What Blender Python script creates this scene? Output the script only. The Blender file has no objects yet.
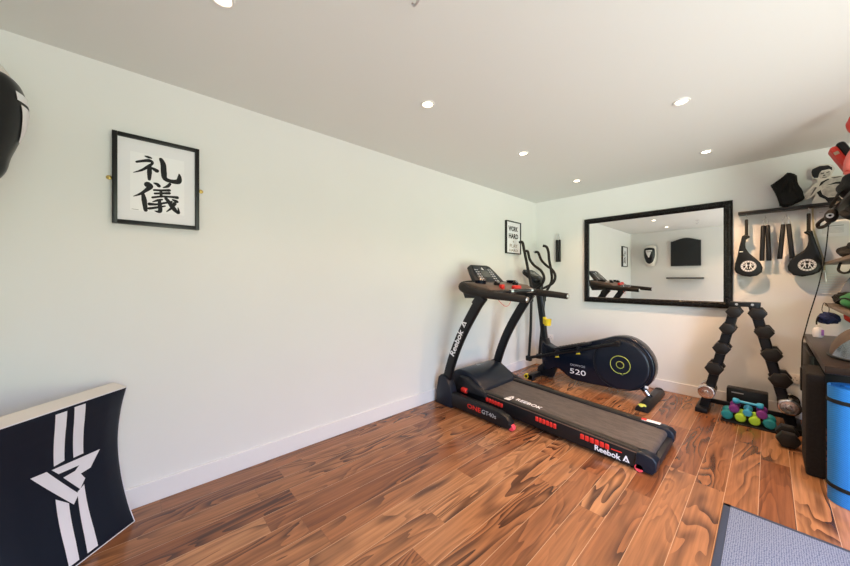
import bpy, bmesh, math, random
from mathutils import Vector, Matrix
random.seed(7)
C = bpy.context.scene.collection
sc = bpy.context.scene
R = math.radians

# ------------------------------------------------------------------ camera
cam_d = bpy.data.cameras.new('camera'); cam = bpy.data.objects.new('camera', cam_d); C.objects.link(cam)
cam.location = (2.347, -4.394, 1.26)
cam.rotation_euler = (R(90), 0, R(47.56))
cam_d.sensor_width = 36.0; cam_d.lens = 36.0 * 314.3 / 850.0
cam_d.shift_y = -3.7 / 850.0
cam_d.clip_start = 0.02
sc.camera = cam

# ------------------------------------------------------------------ colour management
vs = sc.view_settings
sc.display_settings.display_device = 'sRGB'
vs.view_transform = 'Standard'; vs.look = 'None'; vs.gamma = 1.0; vs.use_curve_mapping = False
vs.exposure = 0.0

# ------------------------------------------------------------------ world: sky above, sunlit garden below the horizon
W = bpy.data.worlds.new('world'); sc.world = W; W.use_nodes = True
nt = W.node_tree; nt.nodes.clear()
wo = nt.nodes.new('ShaderNodeOutputWorld'); bg = nt.nodes.new('ShaderNodeBackground')
tc = nt.nodes.new('ShaderNodeTexCoord'); sx = nt.nodes.new('ShaderNodeSeparateXYZ')
mr = nt.nodes.new('ShaderNodeMapRange'); mr.inputs[1].default_value = -1; mr.inputs[2].default_value = 1
cr = nt.nodes.new('ShaderNodeValToRGB'); e = cr.color_ramp.elements
e[0].position = 0.0; e[0].color = (0.98, 1.02, 1.02, 1)
e[1].position = 1.0; e[1].color = (0.42, 0.60, 1.05, 1)
for p, c in ((0.36, (1.04, 1.08, 1.04, 1)), (0.42, (0.84, 0.98, 0.70, 1)), (0.485, (0.34, 0.46, 0.27, 1)),
             (0.52, (0.36, 0.46, 0.36, 1)), (0.58, (0.62, 0.80, 1.15, 1)), (0.72, (0.55, 0.76, 1.20, 1))):
    q = e.new(p); q.color = c
L = nt.links
L.new(tc.outputs['Generated'], sx.inputs[0]); L.new(sx.outputs[2], mr.inputs[0]); L.new(mr.outputs[0], cr.inputs[0])
L.new(cr.outputs[0], bg.inputs[0]); L.new(bg.outputs[0], wo.inputs[0])
# outside brightness boosted towards the rear, added to lift daylight on the far wall
dp = nt.nodes.new('ShaderNodeVectorMath'); dp.operation = 'DOT_PRODUCT'; dp.inputs[1].default_value = (0.50, -0.866, 0)
az = nt.nodes.new('ShaderNodeMapRange'); az.interpolation_type = 'SMOOTHSTEP'
az.inputs[1].default_value = .66; az.inputs[2].default_value = .94; az.inputs[3].default_value = 6.5; az.inputs[4].default_value = 19.0
L.new(tc.outputs['Generated'], dp.inputs[0]); L.new(dp.outputs['Value'], az.inputs[0]); L.new(az.outputs[0], bg.inputs[1])

RX = 3.94      # right wall
BX = 3.15      # back edge of the bench and shelves
RY = -4.90     # rear wall
H = 2.40
OY0, OY1, OZ = -4.80, -2.45, 2.16       # garden opening in the right wall
# daylight portal in the opening
pd = bpy.data.lights.new('garden_opening_portal', 'AREA'); pd.shape = 'RECTANGLE'; pd.size = OY1 - OY0; pd.size_y = OZ
pd.cycles.is_portal = True
po = bpy.data.objects.new('garden_opening_portal', pd); C.objects.link(po)
po.location = (RX + .04, (OY0 + OY1) / 2, OZ / 2)
po.rotation_euler = Matrix(((0, 0, 1), (1, 0, 0), (0, 1, 0))).to_euler()
DOWN_W = {.85: 20.0, 1.97: 70.0, 3.09: 84.0}      # power of the recessed downlights, row by row (left row dimmed)
DOWN_Y = {-.65: 1.45, -1.82: 1.1, -3.0: .65, -4.14: .55}
DOWN_C = (1.0, 0.60, 0.33)

# ------------------------------------------------------------------ materials
M = {}
def base_mat(name):
    m = bpy.data.materials.new(name); m.use_nodes = True; M[name] = m
    return m, m.node_tree, m.node_tree.nodes['Principled BSDF']
def mat(name, col, rough=.5, metal=0, bump=0, bscale=80, var=0, vscale=6, coat=0, spec=.32, emit=None, es=0, btype='noise'):
    m, t, b = base_mat(name)
    b.inputs['Base Color'].default_value = (*col, 1); b.inputs['Roughness'].default_value = rough
    b.inputs['Metallic'].default_value = metal; b.inputs['Coat Weight'].default_value = coat
    b.inputs['Specular IOR Level'].default_value = spec
    co = t.nodes.new('ShaderNodeTexCoord')
    if var:
        n = t.nodes.new('ShaderNodeTexNoise'); n.inputs['Scale'].default_value = vscale; n.inputs['Detail'].default_value = 5
        r = t.nodes.new('ShaderNodeValToRGB')
        r.color_ramp.elements[0].position = .3; r.color_ramp.elements[1].position = .7
        r.color_ramp.elements[0].color = (*[c * (1 - var) for c in col], 1)
        r.color_ramp.elements[1].color = (*[min(1, c * (1 + var)) for c in col], 1)
        t.links.new(co.outputs['Object'], n.inputs['Vector']); t.links.new(n.outputs[0], r.inputs[0]); t.links.new(r.outputs[0], b.inputs['Base Color'])
    if bump:
        if btype == 'voronoi':
            n = t.nodes.new('ShaderNodeTexVoronoi')
        else:
            n = t.nodes.new('ShaderNodeTexNoise'); n.inputs['Detail'].default_value = 3
        n.inputs['Scale'].default_value = bscale
        bp = t.nodes.new('ShaderNodeBump'); bp.inputs['Strength'].default_value = bump; bp.inputs['Distance'].default_value = .004
        t.links.new(co.outputs['Object'], n.inputs['Vector']); t.links.new(n.outputs[0], bp.inputs['Height']); t.links.new(bp.outputs[0], b.inputs['Normal'])
    if emit:
        b.inputs['Emission Color'].default_value = (*emit, 1); b.inputs['Emission Strength'].default_value = es
    return m

mat('wall_paint', (0.77, 0.77, 0.755), .75, bump=.05, bscale=220, var=.01, vscale=2)
mat('ceiling_paint', (0.78, 0.80, 0.775), .85, bump=.04, bscale=200)
mat('skirting_paint', (0.80, 0.79, 0.80), .35)
mat('black_plastic', (0.008, 0.0085, 0.010), .38, bump=.05, bscale=400)
mat('charcoal_plastic', (0.016, 0.017, 0.020), .45, bump=.08, bscale=300)
mat('blue_black_plastic', (0.008, 0.012, 0.021), .30, bump=.05, bscale=400)
mat('navy_gloss', (0.005, 0.008, 0.016), .22)
mat('black_metal', (0.008, 0.009, 0.011), .33, metal=.2)
mat('foam_grip', (0.014, 0.0115, 0.0105), .7, bump=.15, bscale=500)
mat('black_rubber', (0.018, 0.018, 0.019), .6, bump=.2, bscale=150)
mat('dull_black', (0.010, 0.010, 0.011), .55, bump=.1, bscale=120)
mat('bronze_trim', (0.16, 0.11, 0.085), .35, metal=.4)
mat('rail_top', (0.030, 0.026, 0.022), .35, bump=.2, bscale=200)
mat('white_print', (0.78, 0.78, 0.80), .5)
mat('grey_print', (0.42, 0.42, 0.44), .5)
mat('red_plastic', (0.62, 0.030, 0.022), .38)
mat('pink_wheel', (0.80, 0.07, 0.10), .4)
mat('yellow_plastic', (0.80, 0.60, 0.03), .4)
mat('lime_line', (0.55, 0.62, 0.12), .4)
mat('screen', (0.10, 0.105, 0.10), .15)
mat('steel', (0.62, 0.62, 0.63), .28, metal=1)
mat('chrome', (0.80, 0.78, 0.76), .16, metal=1)
mat('brass', (0.55, 0.38, 0.12), .3, metal=1)
mat('frame_black', (0.008, 0.008, 0.008), .35)
mat('paper_white', (0.80, 0.80, 0.83), .6)
mat('rice_paper', (0.86, 0.86, 0.88), .6)
mat('ink', (0.012, 0.012, 0.014), .7)
mat('ink_brown', (0.30, 0.23, 0.17), .7)
mat('frame_carved', (0.004, 0.0035, 0.0035), .32, bump=1.0, bscale=55, btype='voronoi')
mat('mirror_glass', (0.93, 0.95, 0.94), 0.0, metal=1)
mat('shield_leather', (0.006, 0.011, 0.022), .42, bump=.25, bscale=14, spec=.25)
mat('shield_side', (0.72, 0.68, 0.63), .5, bump=.1, bscale=90)
mat('print_white', (0.74, 0.74, 0.80), .45)
mat('pad_leather', (0.006, 0.0065, 0.007), .33, bump=.1, bscale=25)
mat('rubber_hex', (0.014, 0.0125, 0.011), .42, bump=.2, bscale=200)
mat('teal_vinyl', (0.02, 0.25, 0.30), .35)
mat('lime_vinyl', (0.42, 0.72, 0.06), .35)
mat('purple_vinyl', (0.20, 0.04, 0.26), .35)
mat('cyan_vinyl', (0.06, 0.42, 0.72), .35)
mat('mat_blue', (0.01, 0.20, 0.62), .55)
mat('grey_foam', (0.012, 0.0105, 0.010), .85, bump=.5, bscale=160, var=.25, vscale=60)
mat('bench_top', (0.018, 0.011, 0.008), .30, spec=.2, var=.3, vscale=8)
mat('bench_black', (0.006, 0.0055, 0.005), .4)
mat('brown_shell', (0.085, 0.060, 0.045), .5, var=.15, vscale=20)
mat('silver_shell', (0.26, 0.28, 0.32), .24, metal=1)
mat('shelf_wood', (0.13, 0.10, 0.075), .5, var=.15, vscale=12)
mat('green_fabric', (0.03, 0.19, 0.06), .6, bump=.3, bscale=30)
mat('black_fabric', (0.007, 0.007, 0.007), .8, bump=.8, bscale=45)
mat('navy_cloth', (0.015, 0.025, 0.09), .8, bump=.4, bscale=40, var=.5, vscale=60)
mat('red_leather', (0.62, 0.045, 0.03), .4, bump=.15, bscale=30)
mat('pink_leather', (0.85, 0.20, 0.17), .45, bump=.3, bscale=30)
mat('grey_fabric', (0.22, 0.23, 0.26), .8, bump=.3, bscale=40)
mat('khaki_strap', (0.45, 0.38, 0.26), .8)
mat('lilac_plastic', (0.35, 0.16, 0.50), .4)
mat('cutout_grey', (0.50, 0.46, 0.42), .6, var=.35, vscale=28)
mat('cutout_light', (0.70, 0.66, 0.60), .6)
mat('cutout_dark', (0.12, 0.105, 0.095), .6)
mat('socket_white', (0.78, 0.74, 0.70), .4)
mat('board_charcoal', (0.020, 0.022, 0.024), .8, bump=.3, bscale=300)
mat('lamp_ring', (0.80, 0.78, 0.74), .4)
mat('lamp_face', (1, .9, .75), .4, emit=(1.0, 0.80, 0.58), es=14)
mat('door_frame_grey', (0.10, 0.105, 0.11), .4)

def wave_mat(name, col, col2, scale, rough):
    m, t, b = base_mat(name); b.inputs['Roughness'].default_value = rough
    co = t.nodes.new('ShaderNodeTexCoord'); w = t.nodes.new('ShaderNodeTexWave'); w.inputs['Scale'].default_value = scale
    w.wave_type = 'BANDS'; w.bands_direction = 'DIAGONAL'; w.inputs['Distortion'].default_value = 2; w.inputs['Detail Scale'].default_value = 4
    mx = t.nodes.new('ShaderNodeMix'); mx.data_type = 'RGBA'
    mx.inputs[6].default_value = (*col, 1); mx.inputs[7].default_value = (*col2, 1)
    bp = t.nodes.new('ShaderNodeBump'); bp.inputs['Strength'].default_value = .5; bp.inputs['Distance'].default_value = .002
    t.links.new(co.outputs['Object'], w.inputs['Vector']); t.links.new(w.outputs[1], mx.inputs[0]); t.links.new(mx.outputs[2], b.inputs['Base Color'])
    t.links.new(w.outputs[1], bp.inputs['Height']); t.links.new(bp.outputs[0], b.inputs['Normal'])
wave_mat('mat_blue_ribbed', (0.010, 0.16, 0.50), (0.016, 0.22, 0.64), 55, .6)

def belt_mat():
    m, t, b = base_mat('belt'); b.inputs['Roughness'].default_value = .5
    co = t.nodes.new('ShaderNodeTexCoord'); mp = t.nodes.new('ShaderNodeMapping'); mp.inputs['Scale'].default_value = (4, 14, 1)
    n = t.nodes.new('ShaderNodeTexNoise'); n.inputs['Scale'].default_value = 3; n.inputs['Detail'].default_value = 8; n.inputs['Roughness'].default_value = .65
    r = t.nodes.new('ShaderNodeValToRGB'); r.color_ramp.elements[0].position = .40; r.color_ramp.elements[1].position = .62
    r.color_ramp.elements[0].color = (0.060, 0.050, 0.046, 1); r.color_ramp.elements[1].color = (0.105, 0.088, 0.080, 1)
    n2 = t.nodes.new('ShaderNodeTexNoise'); n2.inputs['Scale'].default_value = 400
    bp = t.nodes.new('ShaderNodeBump'); bp.inputs['Strength'].default_value = .3; bp.inputs['Distance'].default_value = .002
    t.links.new(co.outputs['Object'], mp.inputs[0]); t.links.new(mp.outputs[0], n.inputs['Vector']); t.links.new(n.outputs[0], r.inputs[0])
    t.links.new(r.outputs[0], b.inputs['Base Color']); t.links.new(co.outputs['Object'], n2.inputs['Vector'])
    t.links.new(n2.outputs[0], bp.inputs['Height']); t.links.new(bp.outputs[0], b.inputs['Normal'])
belt_mat()

def rug_mat():
    m, t, b = base_mat('rug_weave'); b.inputs['Roughness'].default_value = .85
    co = t.nodes.new('ShaderNodeTexCoord')
    ck = t.nodes.new('ShaderNodeTexVoronoi'); ck.inputs['Scale'].default_value = 130; ck.inputs['Randomness'].default_value = .35
    r = t.nodes.new('ShaderNodeValToRGB'); r.color_ramp.elements[0].position = .15; r.color_ramp.elements[1].position = .6
    r.color_ramp.elements[0].color = (0.27, 0.34, 0.50, 1); r.color_ramp.elements[1].color = (0.07, 0.11, 0.22, 1)
    bp = t.nodes.new('ShaderNodeBump'); bp.inputs['Strength'].default_value = .6; bp.inputs['Distance'].default_value = .003; bp.invert = True
    t.links.new(co.outputs['Object'], ck.inputs['Vector']); t.links.new(ck.outputs[0], r.inputs[0]); t.links.new(r.outputs[0], b.inputs['Base Color'])
    t.links.new(ck.outputs[0], bp.inputs['Height']); t.links.new(bp.outputs[0], b.inputs['Normal'])
rug_mat()
mat('rug_border', (0.035, 0.050, 0.085), .8, bump=.4, bscale=200)

def floor_mat():
    m, t, b = base_mat('laminate')
    N = t.nodes.new; K = t.links.new
    def mth(op, a, c=None, d=None):
        n = N('ShaderNodeMath'); n.operation = op
        for i, v in enumerate((a, c, d)):
            if v is None: continue
            if isinstance(v, (int, float)): n.inputs[i].default_value = v
            else: K(v, n.inputs[i])
        return n.outputs[0]
    co = N('ShaderNodeTexCoord'); s = N('ShaderNodeSeparateXYZ'); K(co.outputs['Object'], s.inputs[0])
    x, y = s.outputs[0], s.outputs[1]
    PW, PL = .1361, 1.23
    u = mth('DIVIDE', mth('SUBTRACT', x, 2.172 - 30 * PW), PW)
    col = mth('FLOOR', u); fu = mth('FRACT', u)
    wn = N('ShaderNodeTexWhiteNoise'); wn.noise_dimensions = '1D'; K(col, wn.inputs['W'])
    v = mth('ADD', mth('DIVIDE', y, PL), mth('MULTIPLY', wn.outputs[0], 7.3))
    row = mth('FLOOR', v); fv = mth('FRACT', v)
    cx = N('ShaderNodeCombineXYZ'); K(col, cx.inputs[0]); K(row, cx.inputs[1])
    wid = N('ShaderNodeTexWhiteNoise'); wid.noise_dimensions = '3D'; K(cx.outputs[0], wid.inputs['Vector'])
    rnd = wid.outputs[0]
    # grain coordinates: stretched along y, shifted per plank
    g = N('ShaderNodeCombineXYZ')
    K(mth('ADD', mth('MULTIPLY', x, 1.0), mth('MULTIPLY', rnd, 37.0)), g.inputs[0]); K(mth('ADD', mth('MULTIPLY', y, .17), mth('MULTIPLY', rnd, 11.0)), g.inputs[1]); K(mth('MULTIPLY', rnd, 23.0), g.inputs[2])
    g2 = N('ShaderNodeCombineXYZ')
    K(mth('ADD', x, mth('MULTIPLY', rnd, 5.0)), g2.inputs[0]); K(mth('MULTIPLY', y, .035), g2.inputs[1]); K(mth('MULTIPLY', rnd, 9.0), g2.inputs[2])
    n1 = N('ShaderNodeTexNoise'); n1.inputs['Scale'].default_value = 5.0; n1.inputs['Detail'].default_value = 3.0; n1.inputs['Roughness'].default_value = .42; n1.inputs['Distortion'].default_value = .5
    K(g.outputs[0], n1.inputs['Vector'])
    # contour lines of the noise make the swirling heartwood veins
    rings = mth('FRACT', mth('MULTIPLY', n1.outputs[0], 14.0))
    ringr = N('ShaderNodeMapRange'); ringr.interpolation_type = 'SMOOTHSTEP'; K(rings, ringr.inputs[0]); ringr.inputs[1].default_value = .15; ringr.inputs[2].default_value = .98
    big = N('ShaderNodeTexNoise'); big.inputs['Scale'].default_value = 7; big.inputs['Detail'].default_value = 2; big.inputs['Distortion'].default_value = .6; K(g.outputs[0], big.inputs['Vector'])
    bigr = N('ShaderNodeMapRange'); bigr.interpolation_type = 'SMOOTHSTEP'; K(big.outputs[0], bigr.inputs[0]); bigr.inputs[1].default_value = .36; bigr.inputs[2].default_value = .68
    veins = mth('ADD', mth('MULTIPLY', mth('MULTIPLY', ringr.outputs[0], bigr.outputs[0]), .95), mth('MULTIPLY', ringr.outputs[0], .14))
    fine = N('ShaderNodeTexNoise'); fine.inputs['Scale'].default_value = 70; fine.inputs['Detail'].default_value = 5; K(g2.outputs[0], fine.inputs['Vector'])
    # base colour per plank
    pr = N('ShaderNodeValToRGB'); K(rnd, pr.inputs[0]); el = pr.color_ramp.elements
    el[0].position = 0; el[0].color = (0.20, 0.072, 0.029, 1); el[1].position = 1; el[1].color = (0.41, 0.205, 0.098, 1)
    q = el.new(.5); q.color = (0.30, 0.130, 0.056, 1)
    mx1 = N('ShaderNodeMix'); mx1.data_type = 'RGBA'; K(mth('MULTIPLY', veins, .92), mx1.inputs[0]); K(pr.outputs[0], mx1.inputs[6]); mx1.inputs[7].default_value = (0.060, 0.026, 0.016, 1)
    sm = N('ShaderNodeMapRange'); K(fine.outputs[0], sm.inputs[0]); sm.inputs[1].default_value = .3; sm.inputs[2].default_value = .7; sm.inputs[3].default_value = .74; sm.inputs[4].default_value = 1.22
    mx2 = N('ShaderNodeMix'); mx2.data_type = 'RGBA'; mx2.blend_type = 'MULTIPLY'; mx2.inputs[0].default_value = 1
    K(mx1.outputs[2], mx2.inputs[6]); cg = N('ShaderNodeCombineColor'); [K(sm.outputs[0], cg.inputs[i]) for i in range(3)]; K(cg.outputs[0], mx2.inputs[7])
    # seams
    du = mth('MULTIPLY', mth('MINIMUM', fu, mth('SUBTRACT', 1.0, fu)), PW)
    dv = mth('MULTIPLY', mth('MINIMUM', fv, mth('SUBTRACT', 1.0, fv)), PL)
    sl = mth('LESS_THAN', du, .0013); se = mth('LESS_THAN', dv, .0013)
    mx3 = N('ShaderNodeMix'); mx3.data_type = 'RGBA'; K(mth('MULTIPLY', sl, .75), mx3.inputs[0]); K(mx2.outputs[2], mx3.inputs[6]); mx3.inputs[7].default_value = (0.55, 0.36, 0.22, 1)
    mx4 = N('ShaderNodeMix'); mx4.data_type = 'RGBA'; K(mth('MULTIPLY', se, .6), mx4.inputs[0]); K(mx3.outputs[2], mx4.inputs[6]); mx4.inputs[7].default_value = (0.16, 0.075, 0.04, 1)
    K(mx4.outputs[2], b.inputs['Base Color'])
    b.inputs['Roughness'].default_value = .22; b.inputs['Specular IOR Level'].default_value = .45
    bp = N('ShaderNodeBump'); bp.inputs['Strength'].default_value = .12; bp.inputs['Distance'].default_value = .002; K(fine.outputs[0], bp.inputs['Height']); K(bp.outputs[0], b.inputs['Normal'])
floor_mat()

# ------------------------------------------------------------------ mesh helpers
def smooth_path(pts, sub=6):
    P = [Vector(p) for p in pts]; out = []
    for i in range(len(P) - 1):
        p0 = P[max(i - 1, 0)]; p1 = P[i]; p2 = P[i + 1]; p3 = P[min(i + 2, len(P) - 1)]
        for k in range(sub):
            t = k / sub
            out.append(.5 * ((2 * p1) + (p2 - p0) * t + (2 * p0 - 5 * p1 + 4 * p2 - p3) * t * t + (3 * p1 - p0 - 3 * p2 + p3) * t ** 3))
    out.append(P[-1]); return out

class MB:
    def __init__(self): self.bm = bmesh.new()
    def merge(self, b, mtx=None):
        if mtx is not None: bmesh.ops.transform(b, matrix=mtx, verts=b.verts)
        me = bpy.data.meshes.new('t'); b.to_mesh(me); b.free(); self.bm.from_mesh(me); bpy.data.meshes.remove(me); return self
    def box(self, lo, hi, bev=0, mtx=None, seg=2):
        b = bmesh.new(); bmesh.ops.create_cube(b, size=1)
        lo = Vector(lo); hi = Vector(hi); c = (lo + hi) / 2; s = hi - lo
        for v in b.verts: v.co = Vector((v.co.x * s.x, v.co.y * s.y, v.co.z * s.z)) + c
        if bev: bmesh.ops.bevel(b, geom=b.edges[:], offset=bev, segments=seg, affect='EDGES', profile=.5)
        return self.merge(b, mtx)
    def tube(self, pts, r, seg=12, smooth=0, flat=None, mtx=None, closed=False):
        """swept tube; r float or list; flat=(a,b) makes a superelliptic section with half sizes a (side) and b (up)."""
        P = smooth_path(pts, smooth) if smooth else [Vector(p) for p in pts]
        n = len(P)
        if isinstance(r, (list, tuple)):
            m = len(r); rr = [r[min(int(i / (n - 1) * (m - 1)), m - 2)] * (1 - (i / (n - 1) * (m - 1) - min(int(i / (n - 1) * (m - 1)), m - 2))) + r[min(int(i / (n - 1) * (m - 1)), m - 2) + 1] * (i / (n - 1) * (m - 1) - min(int(i / (n - 1) * (m - 1)), m - 2)) for i in range(n)]
        else: rr = [r] * n
        b = bmesh.new(); rings = []
        up = None
        for i in range(n):
            if closed: t = P[(i + 1) % n] - P[i - 1]
            else: t = P[min(i + 1, n - 1)] - P[max(i - 1, 0)]
            t = t.normalized() if t.length else Vector((0, 0, 1))
            if up is None:
                up = Vector((0, 1, 0)) if abs(t.y) < .9 else Vector((0, 0, 1))
            s = up - t * up.dot(t); s.normalize(); up = s; w = t.cross(s)
            ring = []
            for k in range(seg):
                a = 2 * math.pi * (k + .5) / seg; ca, sa = math.cos(a), math.sin(a)
                if flat:
                    f = lambda q: math.copysign(abs(q) ** .35, q)
                    ring.append(b.verts.new(P[i] + s * f(ca) * flat[0] * rr[i] + w * f(sa) * flat[1] * rr[i]))
                else: ring.append(b.verts.new(P[i] + (s * ca + w * sa) * rr[i]))
            rings.append(ring)
        rng = range(n) if closed else range(n - 1)
        for i in rng:
            A, B = rings[i], rings[(i + 1) % n]
            for k in range(seg): b.faces.new((A[k], A[(k + 1) % seg], B[(k + 1) % seg], B[k]))
        if not closed:
            b.faces.new(rings[0][::-1]); b.faces.new(rings[-1])
        bmesh.ops.recalc_face_normals(b, faces=b.faces)
        return self.merge(b, mtx)
    def cyl(self, p0, p1, r, r1=None, seg=24, bev=0):
        p0 = Vector(p0); p1 = Vector(p1); d = (p1 - p0); l = d.length; d.normalize()
        if bev and l > 2 * bev:
            return self.tube([p0, p0 + d * 1e-5, p0 + d * bev, p1 - d * bev, p1 - d * 1e-5, p1], [1, 1, 1, 1, 1, 1] and [r - bev, r - bev, r, r, r - bev, r - bev], seg) if r1 is None else None
        return self.tube([p0, p1], [r, r if r1 is None else r1], seg)
    def lathe(self, prof, mtx=None, seg=32):
        """prof: (radius, height) pairs about local z."""
        b = bmesh.new(); rings = []
        for r, z in prof:
            rings.append([b.verts.new((max(r, 1e-5) * math.cos(2 * math.pi * k / seg), max(r, 1e-5) * math.sin(2 * math.pi * k / seg), z)) for k in range(seg)])
        for A, B in zip(rings, rings[1:]):
            for k in range(seg): b.faces.new((A[k], A[(k + 1) % seg], B[(k + 1) % seg], B[k]))
        b.faces.new(rings[0][::-1]); b.faces.new(rings[-1])
        bmesh.ops.recalc_face_normals(b, faces=b.faces)
        return self.merge(b, mtx)
    def prism(self, poly, t0, t1, axis='y', bev=0, mtx=None, seg=2):
        """poly of 2D points extruded along an axis from t0 to t1. y: (x,z); x: (y,z); z: (x,y)."""
        f = {'y': lambda a, c, t: (a, t, c), 'x': lambda a, c, t: (t, a, c), 'z': lambda a, c, t: (a, c, t)}[axis]
        b = bmesh.new()
        A = [b.verts.new(f(p[0], p[1], t0)) for p in poly]; B = [b.verts.new(f(p[0], p[1], t1)) for p in poly]
        n = len(poly); fa = b.faces.new(A); fb = b.faces.new(B[::-1])
        for k in range(n): b.faces.new((A[k], B[k], B[(k + 1) % n], A[(k + 1) % n]))
        bmesh.ops.recalc_face_normals(b, faces=b.faces)
        if bev:
            ed = [e_ for e_ in b.edges if e_ in fa.edges[:] or e_ in fb.edges[:]]
            bmesh.ops.bevel(b, geom=ed, offset=bev, segments=seg, affect='EDGES', profile=.5)
        return self.merge(b, mtx)
    def ball(self, c, s, seg=20, mtx=None, noise=0):
        b = bmesh.new(); bmesh.ops.create_uvsphere(b, u_segments=seg, v_segments=seg * 2 // 3, radius=1)
        for v in b.verts:
            k = 1 + (random.uniform(-noise, noise) if noise else 0)
            v.co = Vector((v.co.x * s[0] * k + c[0], v.co.y * s[1] * k + c[1], v.co.z * s[2] * k + c[2]))
        return self.merge(b, mtx)
    def grid(self, fn, nu, nv):
        b = bmesh.new(); g = [[b.verts.new(fn(i / nu, j / nv)) for j in range(nv + 1)] for i in range(nu + 1)]
        for i in range(nu):
            for j in range(nv): b.faces.new((g[i][j], g[i + 1][j], g[i + 1][j + 1], g[i][j + 1]))
        return self.merge(b)
    def build(self, name, m, parent=None, smooth=True, org=None):
        """vertices are given in world space; org (default: the parent's base) is subtracted."""
        o3 = Vector(org) if org is not None else (parent.get('_o') and Vector(parent['_o'])) or Vector((0, 0, 0))
        if o3.length: bmesh.ops.translate(self.bm, vec=-o3, verts=self.bm.verts)
        me = bpy.data.meshes.new(name); self.bm.to_mesh(me); self.bm.free()
        me.materials.append(M[m])
        if smooth:
            for p in me.polygons: p.use_smooth = True
            try: me.set_sharp_from_angle(angle=R(38))
            except Exception: pass
        o = bpy.data.objects.new(name, me); C.objects.link(o)
        if parent is not None: o.parent = parent; ORG[o.name] = o3
        else: o.location = o3
        return o
ORG = {}
def tag(o, label, cat, group=None):
    o['label'] = label; o['category'] = cat
    if group: o['group'] = group
    return o
class Thing:
    """an Empty at the base; parts are given in world coordinates of the first copy."""
    def __init__(s, name, label, cat, loc, group=None):
        s.o = bpy.data.objects.new(name, None); C.objects.link(s.o); s.o.location = loc; s.o.empty_display_size = .1
        tag(s.o, label, cat, group); s.loc = Vector(loc)
    def part(s, name, mb, m, parent=None, smooth=True, label=None):
        o = mb.build(name, m, parent if parent is not None else s.o, smooth, org=s.loc)
        if label: o['label'] = label
        return o
def single(name, mb, m, label, cat, loc, group=None, smooth=True):
    return tag(mb.build(name, m, None, smooth, org=loc), label, cat, group)
def struct(name, mb, m, parent=None, smooth=False, org=(0, 0, 0)):
    o = mb.build(name, m, parent, smooth, org=org)
    if parent is None: o['kind'] = 'structure'
    return o
def dup(root, loc, rz=None, label=None):
    r = root.copy(); C.objects.link(r); r.location = loc
    if rz is not None: r.rotation_euler = (0, 0, rz)
    if label: r['label'] = label
    for ch in list(root.children):
        c = ch.copy(); C.objects.link(c); c.parent = r
        for g in ch.children:
            d = g.copy(); C.objects.link(d); d.parent = c
    return r
def text_mb(s, size, origin, xd, yd, bold=0, ext=.0006, align='LEFT', shear=0, fit=None):
    """letters as mesh; origin = baseline start, xd / yd = reading and up directions."""
    cu = bpy.data.curves.new('t', 'FONT'); cu.body = s; cu.size = size; cu.offset = bold; cu.extrude = ext; cu.align_x = align; cu.shear = shear
    cu.resolution_u = 3
    ob = bpy.data.objects.new('t', cu); C.objects.link(ob)
    dg = bpy.context.evaluated_depsgraph_get(); me = bpy.data.meshes.new_from_object(ob.evaluated_get(dg))
    bpy.data.objects.remove(ob); bpy.data.curves.remove(cu)
    mb = MB(); mb.bm.from_mesh(me); bpy.data.meshes.remove(me)
    xd = Vector(xd).normalized(); yd = Vector(yd).normalized(); zd = xd.cross(yd)
    if fit and len(mb.bm.verts):
        xs = [v.co.x for v in mb.bm.verts]; k = fit / (max(xs) - min(xs))
        for v in mb.bm.verts: v.co.x *= k
    mt = Matrix(((xd.x, yd.x, zd.x, origin[0]), (xd.y, yd.y, zd.y, origin[1]), (xd.z, yd.z, zd.z, origin[2]), (0, 0, 0, 1)))
    bmesh.ops.transform(mb.bm, matrix=mt, verts=mb.bm.verts)
    return mb
def frame_mtx(o, xd, yd):
    xd = Vector(xd).normalized(); yd = Vector(yd).normalized(); zd = xd.cross(yd)
    return Matrix(((xd.x, yd.x, zd.x, o[0]), (xd.y, yd.y, zd.y, o[1]), (xd.z, yd.z, zd.z, o[2]), (0, 0, 0, 1)))
def tri_logo(mb, o, xd, yd, s, t=.0012):
    """open-bottomed triangle mark built from two slanted bars and a short foot."""
    m = frame_mtx(o, xd, yd)
    for poly in ([(0, 0), (.24, 0), (.50, .62), (.50, 1.0), (.42, 1.0)], [(1, 0), (.76, 0), (.50, .62), (.50, 1.0), (.58, 1.0)], [(.34, .0), (.66, .0), (.60, .16), (.40, .16)]):
        mb.prism([(a * s, b * s) for a, b in poly], 0, t, 'z', mtx=m)
    return mb

# ------------------------------------------------------------------ the room
T = .12
struct('floor', MB().box((-T, RY - T, -.1), (RX + T, T, 0)), 'laminate')
struct('ceiling', MB().box((-T, RY - T, H), (RX + T, T, H + .15)), 'ceiling_paint')
struct('wall_left', MB().box((-T - .014, RY - T, 0), (-.014, T, H)), 'wall_paint')
struct('wall_far', MB().box((-.014, .014, 0), (RX + T, .014 + T, H)), 'wall_paint')
struct('wall_rear', MB().box((-.014, RY - T, 0), (RX + T, RY, H)), 'wall_paint')
wr = MB(); wr.box((RX, OY1, 0), (RX + T, .014, H)); wr.box((RX, RY, 0), (RX + T, OY0, H)); wr.box((RX, OY0, OZ), (RX + T, OY1, H))
struct('wall_right', wr, 'wall_paint')
def skirting(name, lo, hi): struct(name, MB().box(lo, hi, .004), 'skirting_paint')
skirting('baseboard_left', (-.014, RY, 0), (.0, 0, .118))
skirting('baseboard_far', (0, 0, 0), (RX, .014, .118))
skirting('baseboard_rear', (0, RY, 0), (RX, RY + .014, .118))
skirting('baseboard_right', (RX - .014, OY1 + .06, 0), (RX, 0, .118))
df = MB()
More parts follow.
